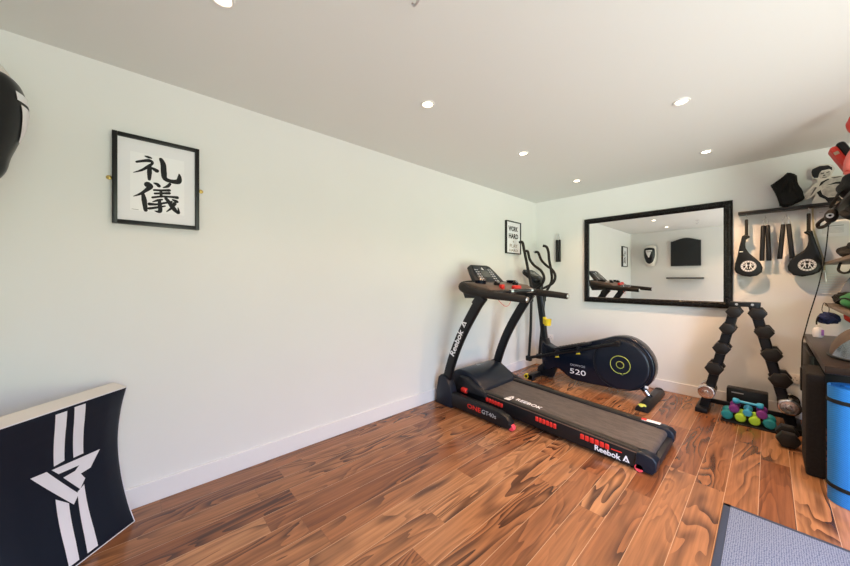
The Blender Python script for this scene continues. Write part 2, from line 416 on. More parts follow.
df.box((RX + .02, OY0, 0), (RX + .09, OY0 + .06, OZ)); df.box((RX + .02, OY1 - .06, 0), (RX + .09, OY1, OZ)); df.box((RX + .02, OY0, OZ - .06), (RX + .09, OY1, OZ))
struct('door_1', df, 'door_frame_grey')
struct('trim_1', MB().box((RX + .0, OY0, 0), (RX + T, OY1, .02), .003), 'door_frame_grey')

# recessed downlights
LX = (.85, 1.97, 3.09); LY = (-.65, -1.82, -3.0, -4.14)
where = {(.85, -.65): 'of the left row nearest the far left corner of the room', (.85, -1.82): 'second from the far wall in the left row, over the treadmill',
         (.85, -3.0): 'third from the far wall in the left row, alone in mid ceiling', (.85, -4.14): 'above the calligraphy picture',
         (1.97, -.65): 'nearest the far wall in the right row, above the mirror', (1.97, -1.82): 'largest in view in the right row, over the end of the treadmill',
         (3.09, -.65): 'above the far end of the shelves, out of frame to the right', (3.09, -1.82): 'above the near end of the shelves, out of frame to the right',
         (3.09, -3.0): 'inside the garden opening, third of the hidden row', (3.09, -4.14): 'inside the garden opening, last of the hidden row',
         (1.97, -3.0): 'third of the right row, behind the ceiling hook', (1.97, -4.14): 'last of the right row, overhead by the rear wall'}
for lx in LX:
    for ly in LY:
        t = Thing('ceiling_downlight', 'round downlight ' + where[(lx, ly)], 'light', (lx, ly, H), 'recessed ceiling downlights')
        mt = Matrix.Translation((lx, ly, H))
        t.part('bezel', MB().lathe([(.030, -.001), (.034, -.006), (.043, -.006), (.047, -.001), (.047, .0), (.030, .0)], mt), 'lamp_ring')
        t.part('lamp_face', MB().lathe([(.0, -.0035), (.026, -.0035), (.0305, -.001), (.0305, -.0005), (0, -.0005)], mt), 'lamp_face')
        ld = bpy.data.lights.new('lamp_beam', 'SPOT'); ld.energy = DOWN_W[lx] * DOWN_Y[ly]; ld.color = DOWN_C; ld.spot_size = R(118); ld.spot_blend = .6; ld.shadow_soft_size = .03
        lo = bpy.data.objects.new('lamp_beam', ld); C.objects.link(lo); lo.parent = t.o; lo.location = (0, 0, -.012)

# hook in the ceiling
t = Thing('ceiling_hook', 'small steel hook screwed into the ceiling at the top edge of the photo', 'hook', (1.422, -3.595, H))
t.part('plate', MB().box((1.392, -3.625, H - .006), (1.452, -3.565, H), .002), 'steel')
t.part('hook', MB().tube([(1.422, -3.595, H - .004), (1.422, -3.595, H - .03), (1.437, -3.595, H - .045), (1.432, -3.595, H - .065), (1.412, -3.595, H - .07), (1.399, -3.595, H - .055)], .005, 8, smooth=4), 'steel')

# ------------------------------------------------------------------ pictures on the left wall
KAN = [
 [(-4.3620,1.9440,.0050),(-4.3500,1.9420,.0087),(-4.3370,1.9400,.0050)],
 [(-4.3980,1.9040,.0074),(-4.3750,1.9140,.0087),(-4.3470,1.9230,.0124),(-4.3320,1.9140,.0074),(-4.3520,1.8880,.0099),(-4.3790,1.8620,.0074),(-4.4110,1.8430,.0019)],
 [(-4.3450,1.8900,.0124),(-4.3450,1.8560,.0136),(-4.3460,1.8190,.0087)],
 [(-4.3400,1.8880,.0050),(-4.3250,1.8800,.0112),(-4.3140,1.8740,.0136)],
 [(-4.2960,1.9440,.0112),(-4.2860,1.9180,.0161),(-4.2830,1.8710,.0174),(-4.2780,1.8380,.0149),(-4.2510,1.8280,.0136),(-4.2180,1.8330,.0186),(-4.2120,1.8590,.0124),(-4.2140,1.8780,.0037)],
 [(-4.3520,1.7880,.0211),(-4.3420,1.7780,.0161),(-4.3650,1.7490,.0099),(-4.3870,1.7280,.0074),(-4.4110,1.7130,.0019)],
 [(-4.3720,1.7340,.0087),(-4.3670,1.6990,.0149),(-4.3610,1.6440,.0112)],
 [(-4.3250,1.8020,.0050),(-4.3120,1.7980,.0112),(-4.3050,1.7900,.0112)],
 [(-4.2560,1.8110,.0087),(-4.2670,1.7950,.0099),(-4.2860,1.7840,.0031)],
 [(-4.3250,1.7630,.0074),(-4.2940,1.7670,.0074),(-4.2590,1.7740,.0099)],
 [(-4.3220,1.7440,.0074),(-4.2940,1.7500,.0074),(-4.2590,1.7570,.0099)],
 [(-4.3320,1.7200,.0074),(-4.2940,1.7320,.0074),(-4.2560,1.7370,.0074),(-4.2230,1.7380,.0112)],
 [(-4.2960,1.7660,.0087),(-4.2950,1.7320,.0087)],
 [(-4.2910,1.7150,.0062),(-4.3090,1.7080,.0087),(-4.3320,1.6950,.0025)],
 [(-4.3450,1.6810,.0112),(-4.3140,1.6840,.0074),(-4.2830,1.6960,.0074),(-4.2480,1.7090,.0074)],
 [(-4.3030,1.7100,.0087),(-4.3000,1.6770,.0124),(-4.3010,1.6460,.0124),(-4.3220,1.6450,.0031)],
 [(-4.3470,1.6560,.0087),(-4.3190,1.6650,.0087),(-4.2780,1.6800,.0050)],
 [(-4.2740,1.7250,.0099),(-4.2590,1.7040,.0124),(-4.2400,1.6720,.0149),(-4.2160,1.6480,.0087),(-4.2190,1.6790,.0031)],
 [(-4.2350,1.7010,.0124),(-4.2480,1.6740,.0087),(-4.2700,1.6500,.0037)],
 [(-4.2430,1.7220,.0062),(-4.2290,1.7160,.0112),(-4.2230,1.7130,.0087)]]
def picture_frame(t, y0, y1, z0, z1, w, d, m='frame_black', xb=-.014):
    f = MB(); xf = xb + d
    f.box((xb, y0, z0), (xf, y0 + w, z1), .002); f.box((xb, y1 - w, z0), (xf, y1, z1), .002)
    f.box((xb, y0 + w, z0), (xf, y1 - w, z0 + w), .002); f.box((xb, y0 + w, z1 - w), (xf, y1 - w, z1), .002)
    t.part('frame', f, m)
t = Thing('framed_calligraphy', 'square black framed picture of two brushed black characters on white', 'picture', (-.014, -4.306, 1.56))
picture_frame(t, -4.494, -4.118, 1.559, 2.047, .021, .036)
t.part('mount', MB().box((-.012, -4.475, 1.578), (.008, -4.137, 2.028)), 'paper_white')
t.part('paper', MB().box((.008, -4.424, 1.637), (.0092, -4.190, 1.958)), 'rice_paper')
br = MB()
for si, st in enumerate(KAN):
    if si == 5: t.part('brush_character', br, 'ink', smooth=False); br = MB()
    P = smooth_path([(a, b, 0) for a, b, w in st], 6); n = len(P)
    ws = []
    for i in range(n):
        u = i / (n - 1) * (len(st) - 1); k = min(int(u), len(st) - 2); ws.append(st[k][2] * (1 - u + k) + st[k + 1][2] * (u - k))
    Lf, Rt = [], []
    for i, p in enumerate(P):
        d = (P[min(i + 1, n - 1)] - P[max(i - 1, 0)]).normalized(); nn = Vector((-d.y, d.x, 0)) * ws[i] * .78
        Lf.append(p + nn); Rt.append(p - nn)
    x = .0095 + si * .00004
    for i in range(n - 1):
        vs_ = [br.bm.verts.new((x, q.x, q.y)) for q in (Rt[i], Rt[i + 1], Lf[i + 1], Lf[i])]
        br.bm.faces.new(vs_)
    for q, w_ in ((P[0], ws[0]), (P[-1], ws[-1])):
        br.prism([(q.x + w_ * .78 * math.cos(a * math.pi / 5), q.y + w_ * .78 * math.sin(a * math.pi / 5)) for a in range(10)], x - .0002, x + .00001, 'x')
t.part('brush_character', br, 'ink', smooth=False)
t.part('signature', MB().prism([(-4.418, 1.6445), (-4.390, 1.6430), (-4.390, 1.6415), (-4.418, 1.6430)], .0092, .0096, 'x'), 'ink', smooth=False)
for ys, nm in ((-4.506, 0), (-4.106, 0)):
    b = MB().lathe([(.0, 0), (.010, 0), (.012, .002), (.010, .005), (.004, .006), (0, .006)], frame_mtx((-.014, ys, 1.80), (0, 1, 0), (0, 0, 1)), 16)
    s = 1 if ys < -4.3 else -1
    b.box((-.014, ys - .004 + (0 if s > 0 else -.006), 1.792), (-.006, ys + .010 - (0 if s > 0 else .006), 1.806), .002)
    b.cyl((-.010, ys, 1.80), (.002, ys, 1.80), .004, seg=10)
    t.part('brass_clip', b, 'brass')

t = Thing('framed_motto', 'small upright framed print with lines of bold lettering beside the corner', 'picture', (-.014, -.622, 1.61))
picture_frame(t, -.802, -.442, 1.605, 2.045, .013, .030)
t.part('print', MB().box((-.012, -.790, 1.617), (.004, -.454, 2.033)), 'paper_white')
for s, z, size, m, fit in (('WORK', 1.915, .088, 'ink', .23), ('HARD', 1.815, .088, 'ink', .23), ('&', 1.762, .034, 'ink_brown', .025), ('PLAY', 1.690, .068, 'ink_brown', .19), ('HARD', 1.637, .046, 'ink_brown', .20)):
    t.part('lettering', text_mb(s, size, (.0042, -.622 - fit / 2, z), (0, 1, 0), (0, 0, 1), bold=.0034 if m == 'ink' else .0004, fit=fit), m, smooth=False)

# ------------------------------------------------------------------ mirror on the far wall
t = Thing('wall_mirror', 'large landscape mirror in a carved black frame on the far wall', 'mirror', (1.40, .012, .966))
X0, X1, Z0, Z1 = .695, 2.105, .965, 2.050
fr = MB()
def rail(ax, a0, a1, c, sgn):
    prof = [(0, .012), (0, -.020), (.010, -.032), (.026, -.036), (.040, -.030), (.052, -.034), (.062, -.028), (.070, -.018), (.070, .012)]
    b = bmesh.new(); A, B = [], []
    for w, y in prof:
        if ax == 'x': A.append(b.verts.new((a0 + w, y, c + sgn * w))); B.append(b.verts.new((a1 - w, y, c + sgn * w)))
        else: A.append(b.verts.new((c + sgn * w, y, a0 + w))); B.append(b.verts.new((c + sgn * w, y, a1 - w)))
    for k in range(len(prof) - 1): b.faces.new((A[k], B[k], B[k + 1], A[k + 1]))
    bmesh.ops.recalc_face_normals(b, faces=b.faces); fr.merge(b)
rail('x', X0, X1, Z0, 1); rail('x', X0, X1, Z1, -1); rail('z', Z0, Z1, X0, 1); rail('z', Z0, Z1, X1, -1)
t.part('frame', fr, 'frame_carved')
orn = MB()
def leaf(cx, cz, ang):
    mt = Matrix.Translation((cx, -.036, cz)) @ Matrix.Rotation(ang, 4, 'Y')
    orn.ball((0, 0, 0), (.013, .006, .0055), 8, mt); orn.ball((.010, .001, .009), (.006, .005, .006), 8, mt); orn.ball((-.010, .001, -.009), (.006, .005, .006), 8, mt)
nx, nz = 46, 34
for i in range(nx):
    x = X0 + .035 + (X1 - X0 - .07) * i / (nx - 1)
    for z in (Z0 + .035, Z1 - .035): leaf(x, z, (i % 2) * 1.2 - .6)
for i in range(1, nz - 1):
    z = Z0 + .035 + (Z1 - Z0 - .07) * i / (nz - 1)
    for x in (X0 + .035, X1 - .035): leaf(x, z, (i % 2) * 1.2 + .9)
t.part('carved_leaves', orn, 'frame_carved')
t.part('glass', MB().box((X0 + .060, -.022, Z0 + .060), (X1 - .060, -.012, Z1 - .060)), 'mirror_glass', smooth=False)

# ------------------------------------------------------------------ nunchaku by the corner
def nunchaku(name, label, x, y, ztop, zb, spread, lean, caps=False, single_=False):
    t = Thing(name, label, 'nunchaku', (x, y, zb), None)
    zs = ztop - .075
    t.part('hook', MB().tube([(x, .012, ztop + .012), (x, y + .0, ztop + .012), (x, y - .012, ztop), (x, y, ztop - .010)], .003, 8, smooth=3), 'steel')
    pts = [(x - spread * .6, y, zs + .005), (x - spread * .9, y, zs + .035), (x - spread * .2, y, zs + .065), (x, y, ztop - .006), (x + spread * .2, y, zs + .065), (x + spread * .9, y, zs + .035), (x + spread * .6, y, zs + .005)]
    ch = MB(); P = smooth_path(pts, 4)
    for i, (a, b) in enumerate(zip(P, P[1:])):
        ch.ball(((a.x + b.x) / 2, (a.y + b.y) / 2, (a.z + b.z) / 2), (.0045, .0045, .0065) if i % 2 else (.006, .0035, .0065), 8)
    t.part('chain', ch, 'steel')
    for s in (-1, 1):
        xa = x + s * spread * .75; xb = x + s * (spread + lean)
        st = t.part('stick', MB().tube([(xa, y, zs), (xa, y, zs - .01), (xb, y, zb + .006), (xb, y, zb)], [.010, .0155, .0175, .015], 16), 'black_plastic')
        if caps: t.part('steel_cap', MB().cyl((xa, y, zs - .03), (xa, y, zs + .012), .0135, seg=16), 'steel', parent=st)
    return t.o
t = Thing('wall_nunchaku', 'single black closed pair of sticks hung by the corner, left of the mirror', 'nunchaku', (.35, -.03, 1.505))
t.part('hook', MB().tube([(.35, .012, 1.90), (.35, -.03, 1.90), (.35, -.036, 1.885), (.35, -.028, 1.875)], .004, 8, smooth=3), 'steel')
t.part('chain', MB().tube([(.330, -.03, 1.80), (.334, -.03, 1.85), (.35, -.03, 1.885), (.366, -.03, 1.85), (.370, -.03, 1.80)], .005, 8, smooth=4), 'steel')
for xx in (.332, .369): t.part('stick', MB().tube([(xx, -.03, 1.815), (xx, -.03, 1.805), (xx, -.03, 1.51), (xx, -.03, 1.505)], [.012, .0165, .0175, .0155], 16), 'black_plastic')

# ------------------------------------------------------------------ sockets
def socket(x, z, label, w=.146):
    t = Thing('wall_socket', label, 'socket', (x, .014, z))
    pl = t.part('plate', MB().box((x - w / 2, .004, z - .043), (x + w / 2, .014, z + .043), .003), 'socket_white')
    for cx in ((-w / 4, w / 4) if w > .1 else (0,)):
        h = MB()
        for dx, dz in ((0, .012), (-.011, -.010), (.011, -.010)): h.box((x + cx + dx - .002, .0030, z + dz - .004), (x + cx + dx + .002, .0045, z + dz + .004))
        t.part('pin_slots', h, 'dull_black', smooth=False)
socket(2.545, .355, 'white double wall socket beside the right foot of the dumbbell rack')
socket(.185, .42, 'white double wall socket low behind the elliptical trainer')

# ------------------------------------------------------------------ treadmill
YC = -1.665
tm = Thing('treadmill', 'black running machine with red grip strips, long belt and raised console', 'treadmill', (.95, YC, 0))
def sym(fn):   # builds near side (s=-1) and far side (s=1)
    for s in (-1, 1): fn(s)
def ysp(s, a, b):  # span at distance a..b from centre line
    return (YC + s * a, YC + s * b) if s > 0 else (YC + s * b, YC + s * a)
def foot_side(s):
    y0, y1 = ysp(s, .385, .475)
    tm.part('base_cover', MB().prism([(.035, 0), (.250, 0), (.262, .05), (.262, .13), (.245, .20), (.205, .262), (.165, .292), (.110, .300), (.080, .275), (.055, .16)], y0, y1, 'y', bev=.012), 'blue_black_plastic')
    y0, y1 = ysp(s, .395, .468)
    arm = tm.part('base_arm', MB().prism([(.24, .025), (.245, .150), (.50, .140), (.80, .128), (.865, .110), (.905, .075), (.915, .040), (.895, .018), (.80, .012)], y0, y1, 'y', bev=.010), 'black_plastic')
    wm = MB(); ya, yb = ysp(s, .405, .450)
    wm.lathe([(.010, 0), (.024, 0), (.027, .006), (.027, .034), (.024, .040), (.010, .040)], frame_mtx((.905, ya, .028), (1, 0, 0), (0, 0, 1)) @ Matrix.Translation((0, 0, -.040)), 24)
    tm.part('wheel', wm, 'pink_wheel', parent=arm)
    if s < 0:
        m_ = text_mb('ONE', .056, (.455, y0 - .0005, .070), (1, 0, -.02), (0, 0, 1), bold=.001, fit=.155); tm.part('lettering', m_, 'red_plastic', parent=arm, smooth=False, label='red lettering')
        m_ = text_mb('GT40s', .050, (.620, y0 - .0005, .068), (1, 0, -.02), (0, 0, 1), fit=.150); tm.part('lettering', m_, 'grey_print', parent=arm, smooth=False)
sym(foot_side)
# cross beam on the floor under the front
tm.part('cross_beam', MB().box((.08, YC - .40, .0), (.20, YC + .40, .07), .01), 'black_metal')
UP = [(.150, .22), (.215, .42), (.300, .62), (.410, .82), (.575, 1.075)]
def upright(s):
    y = YC + s * .425
    up = tm.part('upright', MB().tube([(a, y, b) for a, b in UP], 1.0, 16, smooth=5, flat=(.026, .046)), 'black_metal')
    if s < 0:
        ang = Vector((.166, 0, .255)).normalized(); up2 = Vector((-ang.z, 0, ang.x))
        o = Vector((.262, y - .0265, .470)) + Vector((.012, 0, 0))
        tm.part('lettering', text_mb('Reebok', .080, (.268, y - .0268, .500), (.40, 0, .84), (-.84, 0, .40), bold=.0018, fit=.29), 'white_print', parent=up, smooth=False, label='white lettering')
        tm.part('triangle_mark', tri_logo(MB(), (.405, y - .0262, .800), (.47, 0, .80), (-.80, 0, .47), .060), 'white_print', parent=up, smooth=False)
sym(upright)
# deck
RT = lambda x: .200 - .050 * (x - .30)      # top of the side rails
RB = lambda x: .085 - .047 * (x - .30)
def deck_side(s):
    y0, y1 = ysp(s, .232, .305)
    rl = tm.part('side_rail', MB().prism([(.28, RB(.28)), (1.80, RB(1.80)), (1.80, RT(1.80)), (.28, RT(.28))], y0, y1, 'y', bev=.008), 'black_plastic')
    ya, yb = ysp(s, .245, .296)
    tm.part('foot_strip', MB().prism([(.45, RT(.45) - .001), (1.76, RT(1.76) - .001), (1.76, RT(1.76) + .005), (.45, RT(.45) + .005)], ya, yb, 'y', bev=.002), 'rail_top', parent=rl)
    tm.part('bronze_line', MB().prism([(.45, RT(.45) - .013), (1.78, RT(1.78) - .013), (1.78, RT(1.78) - .005), (.45, RT(.45) - .005)], YC + s * .302, YC + s * .3065, 'y'), 'bronze_trim', parent=rl)
    # end cap
    y0, y1 = ysp(s, .225, .315)
    tm.part('end_cap', MB().prism([(1.745, .012), (1.760, RT(1.76) - .004), (1.80, RT(1.8) + .006), (1.850, RT(1.85) - .002), (1.872, .095), (1.868, .040), (1.845, .010)], y0, y1, 'y', bev=.010, seg=3), 'blue_black_plastic')
    ya = YC + s * .270
    tm.part('rear_wheel', MB().lathe([(.010, -.015), (.024, -.015), (.027, -.010), (.027, .010), (.024, .015), (.010, .015)], frame_mtx((1.775, YC + s * .300, .027), (1, 0, 0), (0, 0, 1)), 20), 'pink_wheel')
    if s < 0:
        y = YC - .305
        for gx0, gx1, dz in ((.545, .735, -.056), (1.045, 1.225, -.050), (1.400, 1.600, -.046)):
            for k in range(6):
                xx = gx0 + (gx1 - gx0) * (k + .5) / 6; w = (gx1 - gx0) / 6 * .42; z = RT(xx) + dz
                tm.part('red_grip', MB().box((xx - w, y - .007, z - .019), (xx + w, y + .004, z + .019), .006, seg=3), 'red_plastic', parent=rl)
        tm.part('red_dash', MB().box((1.61, y - .002, RT(1.64) - .052), (1.675, y + .002, RT(1.64) - .045)), 'red_plastic', parent=rl)
        tm.part('lettering', text_mb('Reebok', .052, (1.500, y - .0008, RT(1.6) - .098), (1, 0, -.05), (0, 0, 1), bold=.001, fit=.165), 'white_print', parent=rl, smooth=False)
        tm.part('triangle_mark', tri_logo(MB(), (1.680, y - .0002, RT(1.7) - .096), (1, 0, -.05), (0, 0, 1), .040), 'white_print', parent=rl, smooth=False)
        tm.part('sticker', MB().box((.735, YC - .290, RT(.74) + .005), (.790, YC - .245, RT(.74) + .0062)), 'white_print', parent=rl, smooth=False)
        tm.part('lower_rail', MB().prism([(.30, .060), (1.74, .010), (1.74, .046), (.30, .10)], YC - .300, YC - .262, 'y', bev=.006), 'black_metal')
    else:
        tm.part('sticker', MB().box((1.66, YC + .245, RT(1.7) + .006), (1.78, YC + .295, RT(1.7) + .0072), mtx=None), 'white_print', parent=rl, smooth=False, label='white sticker with red block')
        tm.part('sticker_block', MB().box((1.655, YC + .25, RT(1.68) + .0075), (1.69, YC + .29, RT(1.68) + .0085)), 'red_plastic', parent=rl, smooth=False)
sym(deck_side)
# knobs where the deck pivots
tm.part('adjust_knob', MB().tube([(.285, YC - .345, .165), (.30, YC - .345, .165), (.345, YC - .345, .163), (.350, YC - .345, .163)], [.020, .026, .026, .020], 16), 'red_plastic')
tm.part('knob_cap', MB().cyl((.349, YC - .345, .163), (.354, YC - .345, .163), .012), 'steel')
BT = lambda x: RT(x) - .012
bl = MB()
top = [(.42, BT(.42))] + [(1.80 + .030 * math.sin(a), BT(1.80) - .030 + .030 * math.cos(a)) for a in [k * math.pi / 8 for k in range(9)]] + [(.42, BT(.42) - .060)]
bl.prism(top, YC - .228, YC + .228, 'y')
belt = tm.part('belt', bl, 'belt')
tm.part('lettering', text_mb('REEBOK', .070, (.79, YC - .196, BT(.79) + .0012), (1, .0, -.05), (0, 1, 0), bold=.001, fit=.24), 'white_print', parent=belt, smooth=False)
tm.part('triangle_mark', tri_logo(MB(), (.715, YC - .196, BT(.715) + .0006), (1, 0, -.05), (0, 1, 0), .055), 'white_print', parent=belt, smooth=False)
tm.part('rear_bar', MB().box((1.775, YC - .24, .018), (1.862, YC + .24, .068), .010), 'charcoal_plastic')
tm.part('deck_board', MB().prism([(.30, RB(.3) + .005), (1.76, RB(1.76) + .02), (1.76, BT(1.76) - .061), (.30, BT(.30) - .061)], YC - .24, YC + .24, 'y'), 'black_plastic')
# motor hood
hd = MB(); n = 14
prof = [(.055, .06), (.070, .24), (.115, .300), (.20, .332), (.30, .330), (.37, .305), (.43, .262), (.475, .215), (.50, .186), (.50, .12), (.30, .06)]
P = smooth_path([(a, b, 0) for a, b in prof], 3)
hd.prism([(p.x, p.y) for p in P], YC - .285, YC + .285, 'y', bev=.022, seg=3)
hood = tm.part('motor_hood', hd, 'blue_black_plastic')
wing = lambda s: tm.part('hood_wing', MB().prism([(.20, .14), (.24, .285), (.33, .285), (.45, .222), (.56, .192), (.56, .15)], *ysp(s, .28, .335), 'y', bev=.015), 'charcoal_plastic')
sym(wing)
tm.part('triangle_mark', tri_logo(MB(), (.235, YC - .03, .3345), (0, 1, 0), (-1, 0, .02), .055), 'grey_print', parent=hood, smooth=False)
# handlebar loop: the two foam rails and the front bow
bow = [(1.015, YC - .385, 1.093), (.85, YC - .40, 1.108), (.66, YC - .42, 1.122), (.47, YC - .43, 1.150), (.335, YC - .385, 1.185), (.275, YC - .25, 1.200), (.265, YC, 1.205), (.275, YC + .25, 1.200), (.335, YC + .385, 1.185), (.47, YC + .43, 1.150), (.66, YC + .42, 1.122), (.85, YC + .40, 1.108), (1.015, YC + .385, 1.093)]
hb = tm.part('handlebar', MB().tube(bow, [.029, .033, .036, .042, .046, .046, .046, .046, .046, .042, .036, .033, .029], 18, smooth=6), 'foam_grip')
for s in (-1, 1):
    tm.part('grip_end', MB().cyl((1.013, YC + s * .385, 1.093), (1.026, YC + s * .385, 1.092), .0225, bev=.004), 'steel', parent=hb)
    tm.part('upright_clamp', MB().tube([(.53, YC + s * .425, 1.02), (.60, YC + s * .425, 1.105)], 1, 12, flat=(.032, .050)), 'black_plastic')
# console body
cb = MB()
cb.prism([(.30, 1.145), (.62, 1.125), (.66, 1.160), (.60, 1.200), (.46, 1.222), (.40, 1.232), (.33, 1.232)], YC - .375, YC + .375, 'y', bev=.014)
console = tm.part('console_tray', cb, 'bronze_trim')
tm.part('console_underside', MB().prism([(.33, 1.075), (.58, 1.085), (.62, 1.118), (.30, 1.140)], YC - .36, YC + .36, 'y', bev=.012), 'black_plastic', parent=console)
# face: leaning panel
fd = Vector((-.20, 0, .235)).normalized(); fn_ = Vector((fd.z, 0, -fd.x))
FO = Vector((.425, YC, 1.185))
FM = frame_mtx(FO, (0, 1, 0), fd)     # local x along y, local y up the face, local z = x cross y
FM = Matrix(((0, fd.x, fn_.x, FO.x), (1, 0, 0, FO.y), (0, fd.z, fn_.z, FO.z), (0, 0, 0, 1))) @ Matrix.Diagonal((1.12, 1.0, 1.0, 1.0))
def fpoly(): return [(-.235, -.02), (.235, -.02), (.225, .06), (.190, .20), (.160, .285), (.120, .305), (-.120, .305), (-.160, .285), (-.190, .20), (-.225, .06)]
face = tm.part('display_housing', MB().prism(fpoly(), -.045, .0, 'z', bev=.012, mtx=FM, seg=3), 'charcoal_plastic')
tm.part('display_panel', MB().prism([(-.165, .03), (.165, .03), (.155, .20), (.125, .275), (-.125, .275), (-.155, .20)], .0, .004, 'z', bev=.002, mtx=FM), 'navy_gloss', parent=face)
tm.part('screen', MB().box((-.062, .125, .003), (.062, .210, .006), mtx=FM), 'screen', parent=face, smooth=False)
bt = MB()
for sx_ in (-1, 1):
    for j in range(6):
        for i in range(2): bt.box((sx_ * (.085 + i * .032) - .011, .070 + j * .030, .003), (sx_ * (.085 + i * .032) + .011, .084 + j * .030, .0065), .001, mtx=FM)
tm.part('buttons', bt, 'grey_print', parent=face)
tm.part('triangle_mark', tri_logo(MB(), tuple(FM @ Vector((-.015, .228, .0042))), (0, 1, 0), fd, .032), 'white_print', parent=face, smooth=False)
tm.part('reading_ledge', MB().box((-.10, -.012, .0), (.10, .028, .040), .008, mtx=FM), 'black_plastic', parent=face)
for s in (-1, 1):
    cup = MB().lathe([(.052, 0), (.056, .045), (.060, .050), (.046, .050), (.042, .012), (0, .012)], Matrix.Translation((.46, YC + s * .275, 1.200)), 24)
    tm.part('cup_holder', cup, 'navy_gloss', parent=console)
    tm.part('vent_knob', MB().cyl((.56, YC + s * .165, 1.20), (.585, YC + s * .165, 1.235), .028, bev=.006), 'black_plastic', parent=console)
    tm.part('silver_cap', MB().cyl((.585, YC + s * .165, 1.234), (.592, YC + s * .165, 1.244), .013), 'steel', parent=console)
# pulse handle in front of the tray, with red safety key
ph = tm.part('pulse_bar', MB().tube([(.60, YC - .36, 1.13), (.70, YC - .31, 1.140), (.735, YC - .20, 1.148), (.735, YC + .20, 1.148), (.70, YC + .31, 1.140), (.60, YC + .36, 1.13)], .020, 14, smooth=5), 'black_plastic')
for s in (-1, 1): tm.part('pulse_sensor', MB().cyl((.735, YC + s * .10, 1.148), (.735, YC + s * .20, 1.148), .0215), 'steel', parent=ph)
tm.part('safety_key', MB().box((.640, YC - .02, 1.160), (.685, YC + .10, 1.200), .012, seg=3), 'red_plastic')
tm.part('red_button', MB().box((.620, YC - .20, 1.165), (.655, YC - .15, 1.212), .008), 'red_plastic')
tm.part('safety_cord', MB().tube([(.66, YC - .02, 1.155), (.68, YC - .10, 1.04), (.68, YC - .17, 1.005), (.67, YC - .24, 1.04), (.64, YC - .28, 1.10)], .0022, 6, smooth=5), 'red_plastic')

# ------------------------------------------------------------------ elliptical trainer
EY = -.50
el = Thing('elliptical_trainer', 'black elliptical cross trainer with round flywheel housing and tall curved handles', 'elliptical trainer', (.95, EY, 0))
hs = [(.40, .10), (.375, .30), (.385, .46), (.44, .440), (.53, .405), (.66, .430), (.87, .510), (1.07, .585), (1.22, .640), (1.35, .645), (1.47, .585), (1.555, .47), (1.580, .34), (1.545, .21), (1.455, .120), (1.34, .085), (1.20, .070), (1.0, .062), (.80, .062), (.72, .085), (.62, .150), (.55, .160), (.48, .115)]
P = [ (p.x, p.y) for p in smooth_path([(a, b, 0) for a, b in hs + [hs[0]]], 3)][:-1]
house = el.part('flywheel_housing', MB().prism(P, EY - .075, EY + .075, 'y', bev=.018, seg=3), 'navy_gloss')
dc = (1.275, .345)
for s in (-1, 1):
    dm = frame_mtx((dc[0], EY + s * .078, dc[1]), (1, 0, 0), (0, 0, 1)) if s < 0 else frame_mtx((dc[0], EY + s * .078, dc[1]), (-1, 0, 0), (0, 0, 1))
    dk = el.part('crank_disc', MB().lathe([(0, -.008), (.262, -.008), (.262, .0), (.255, .006), (.235, .009), (.05, .012), (0, .012)], dm, 64), 'blue_black_plastic')
    el.part('yellow_ring', MB().tube([tuple(dm @ Vector((.094 * math.cos(a), .094 * math.sin(a), .0125))) for a in [k * math.pi * 2 / 48 + 5.0 for k in range(46)]], .0028, 6), 'lime_line', parent=dk)
    el.part('inner_ring', MB().tube([tuple(dm @ Vector((.036 * math.cos(a), .036 * math.sin(a), .0130))) for a in [k * math.pi * 2 / 32 for k in range(32)]], .0028, 6, closed=True), 'lime_line', parent=dk)
    el.part('disc_hub', MB().lathe([(0, .0), (.030, .0), (.028, .020), (0, .020)], dm, 24), 'black_plastic', parent=dk)
    el.part('spark_mark', MB().prism([(-.012, -.088), (.030, -.108), (.010, -.096), (.020, -.088)], .010, .0145, 'z', mtx=dm), 'lime_line', parent=dk, smooth=False)
    el.part('outer_trim', MB().tube([tuple(dm @ Vector((.270 * math.cos(a), .270 * math.sin(a), .0))) for a in [k * math.pi * 2 / 64 for k in range(64)]], .004, 6, closed=True), 'charcoal_plastic', parent=dk)
el.part('lettering', text_mb('520', .085, (.735, EY - .0758, .140), (1, 0, .0), (0, 0, 1), fit=.18), 'white_print', parent=house, smooth=False, label='white number lettering')
el.part('lettering', text_mb('DOMYOS', .034, (.745, EY - .0758, .232), (1, 0, .0), (0, 0, 1), fit=.165), 'grey_print', parent=house, smooth=False)
el.part('housing_sticker', MB().box((1.495, EY - .077, .150), (1.525, EY - .0755, .175), .0), 'white_print', parent=house, smooth=False)
# mast
el.part('mast', MB().tube([(.405, EY, .25), (.385, EY, .50), (.350, EY, .80), (.312, EY, 1.06), (.285, EY, 1.18)], 1.0, 14, smooth=4, flat=(.030, .036)), 'black_metal')
el.part('mast_boot', MB().prism([(.345, .30), (.47, .30), (.455, .42), (.430, .50), (.355, .52)], EY - .05, EY + .05, 'y', bev=.014), 'black_plastic')
hold = el.part('bottle_holder', MB().lathe([(.030, 0), (.038, .003), (.045, .075), (.047, .085), (.040, .085), (.035, .01), (0, .01)], Matrix.Translation((.435, EY - .015, .665)), 24), 'yellow_plastic', label='yellow cup')
el.part('holder_clip', MB().box((.375, EY - .03, .68), (.41, EY + .01, .775), .006), 'yellow_plastic', parent=hold)
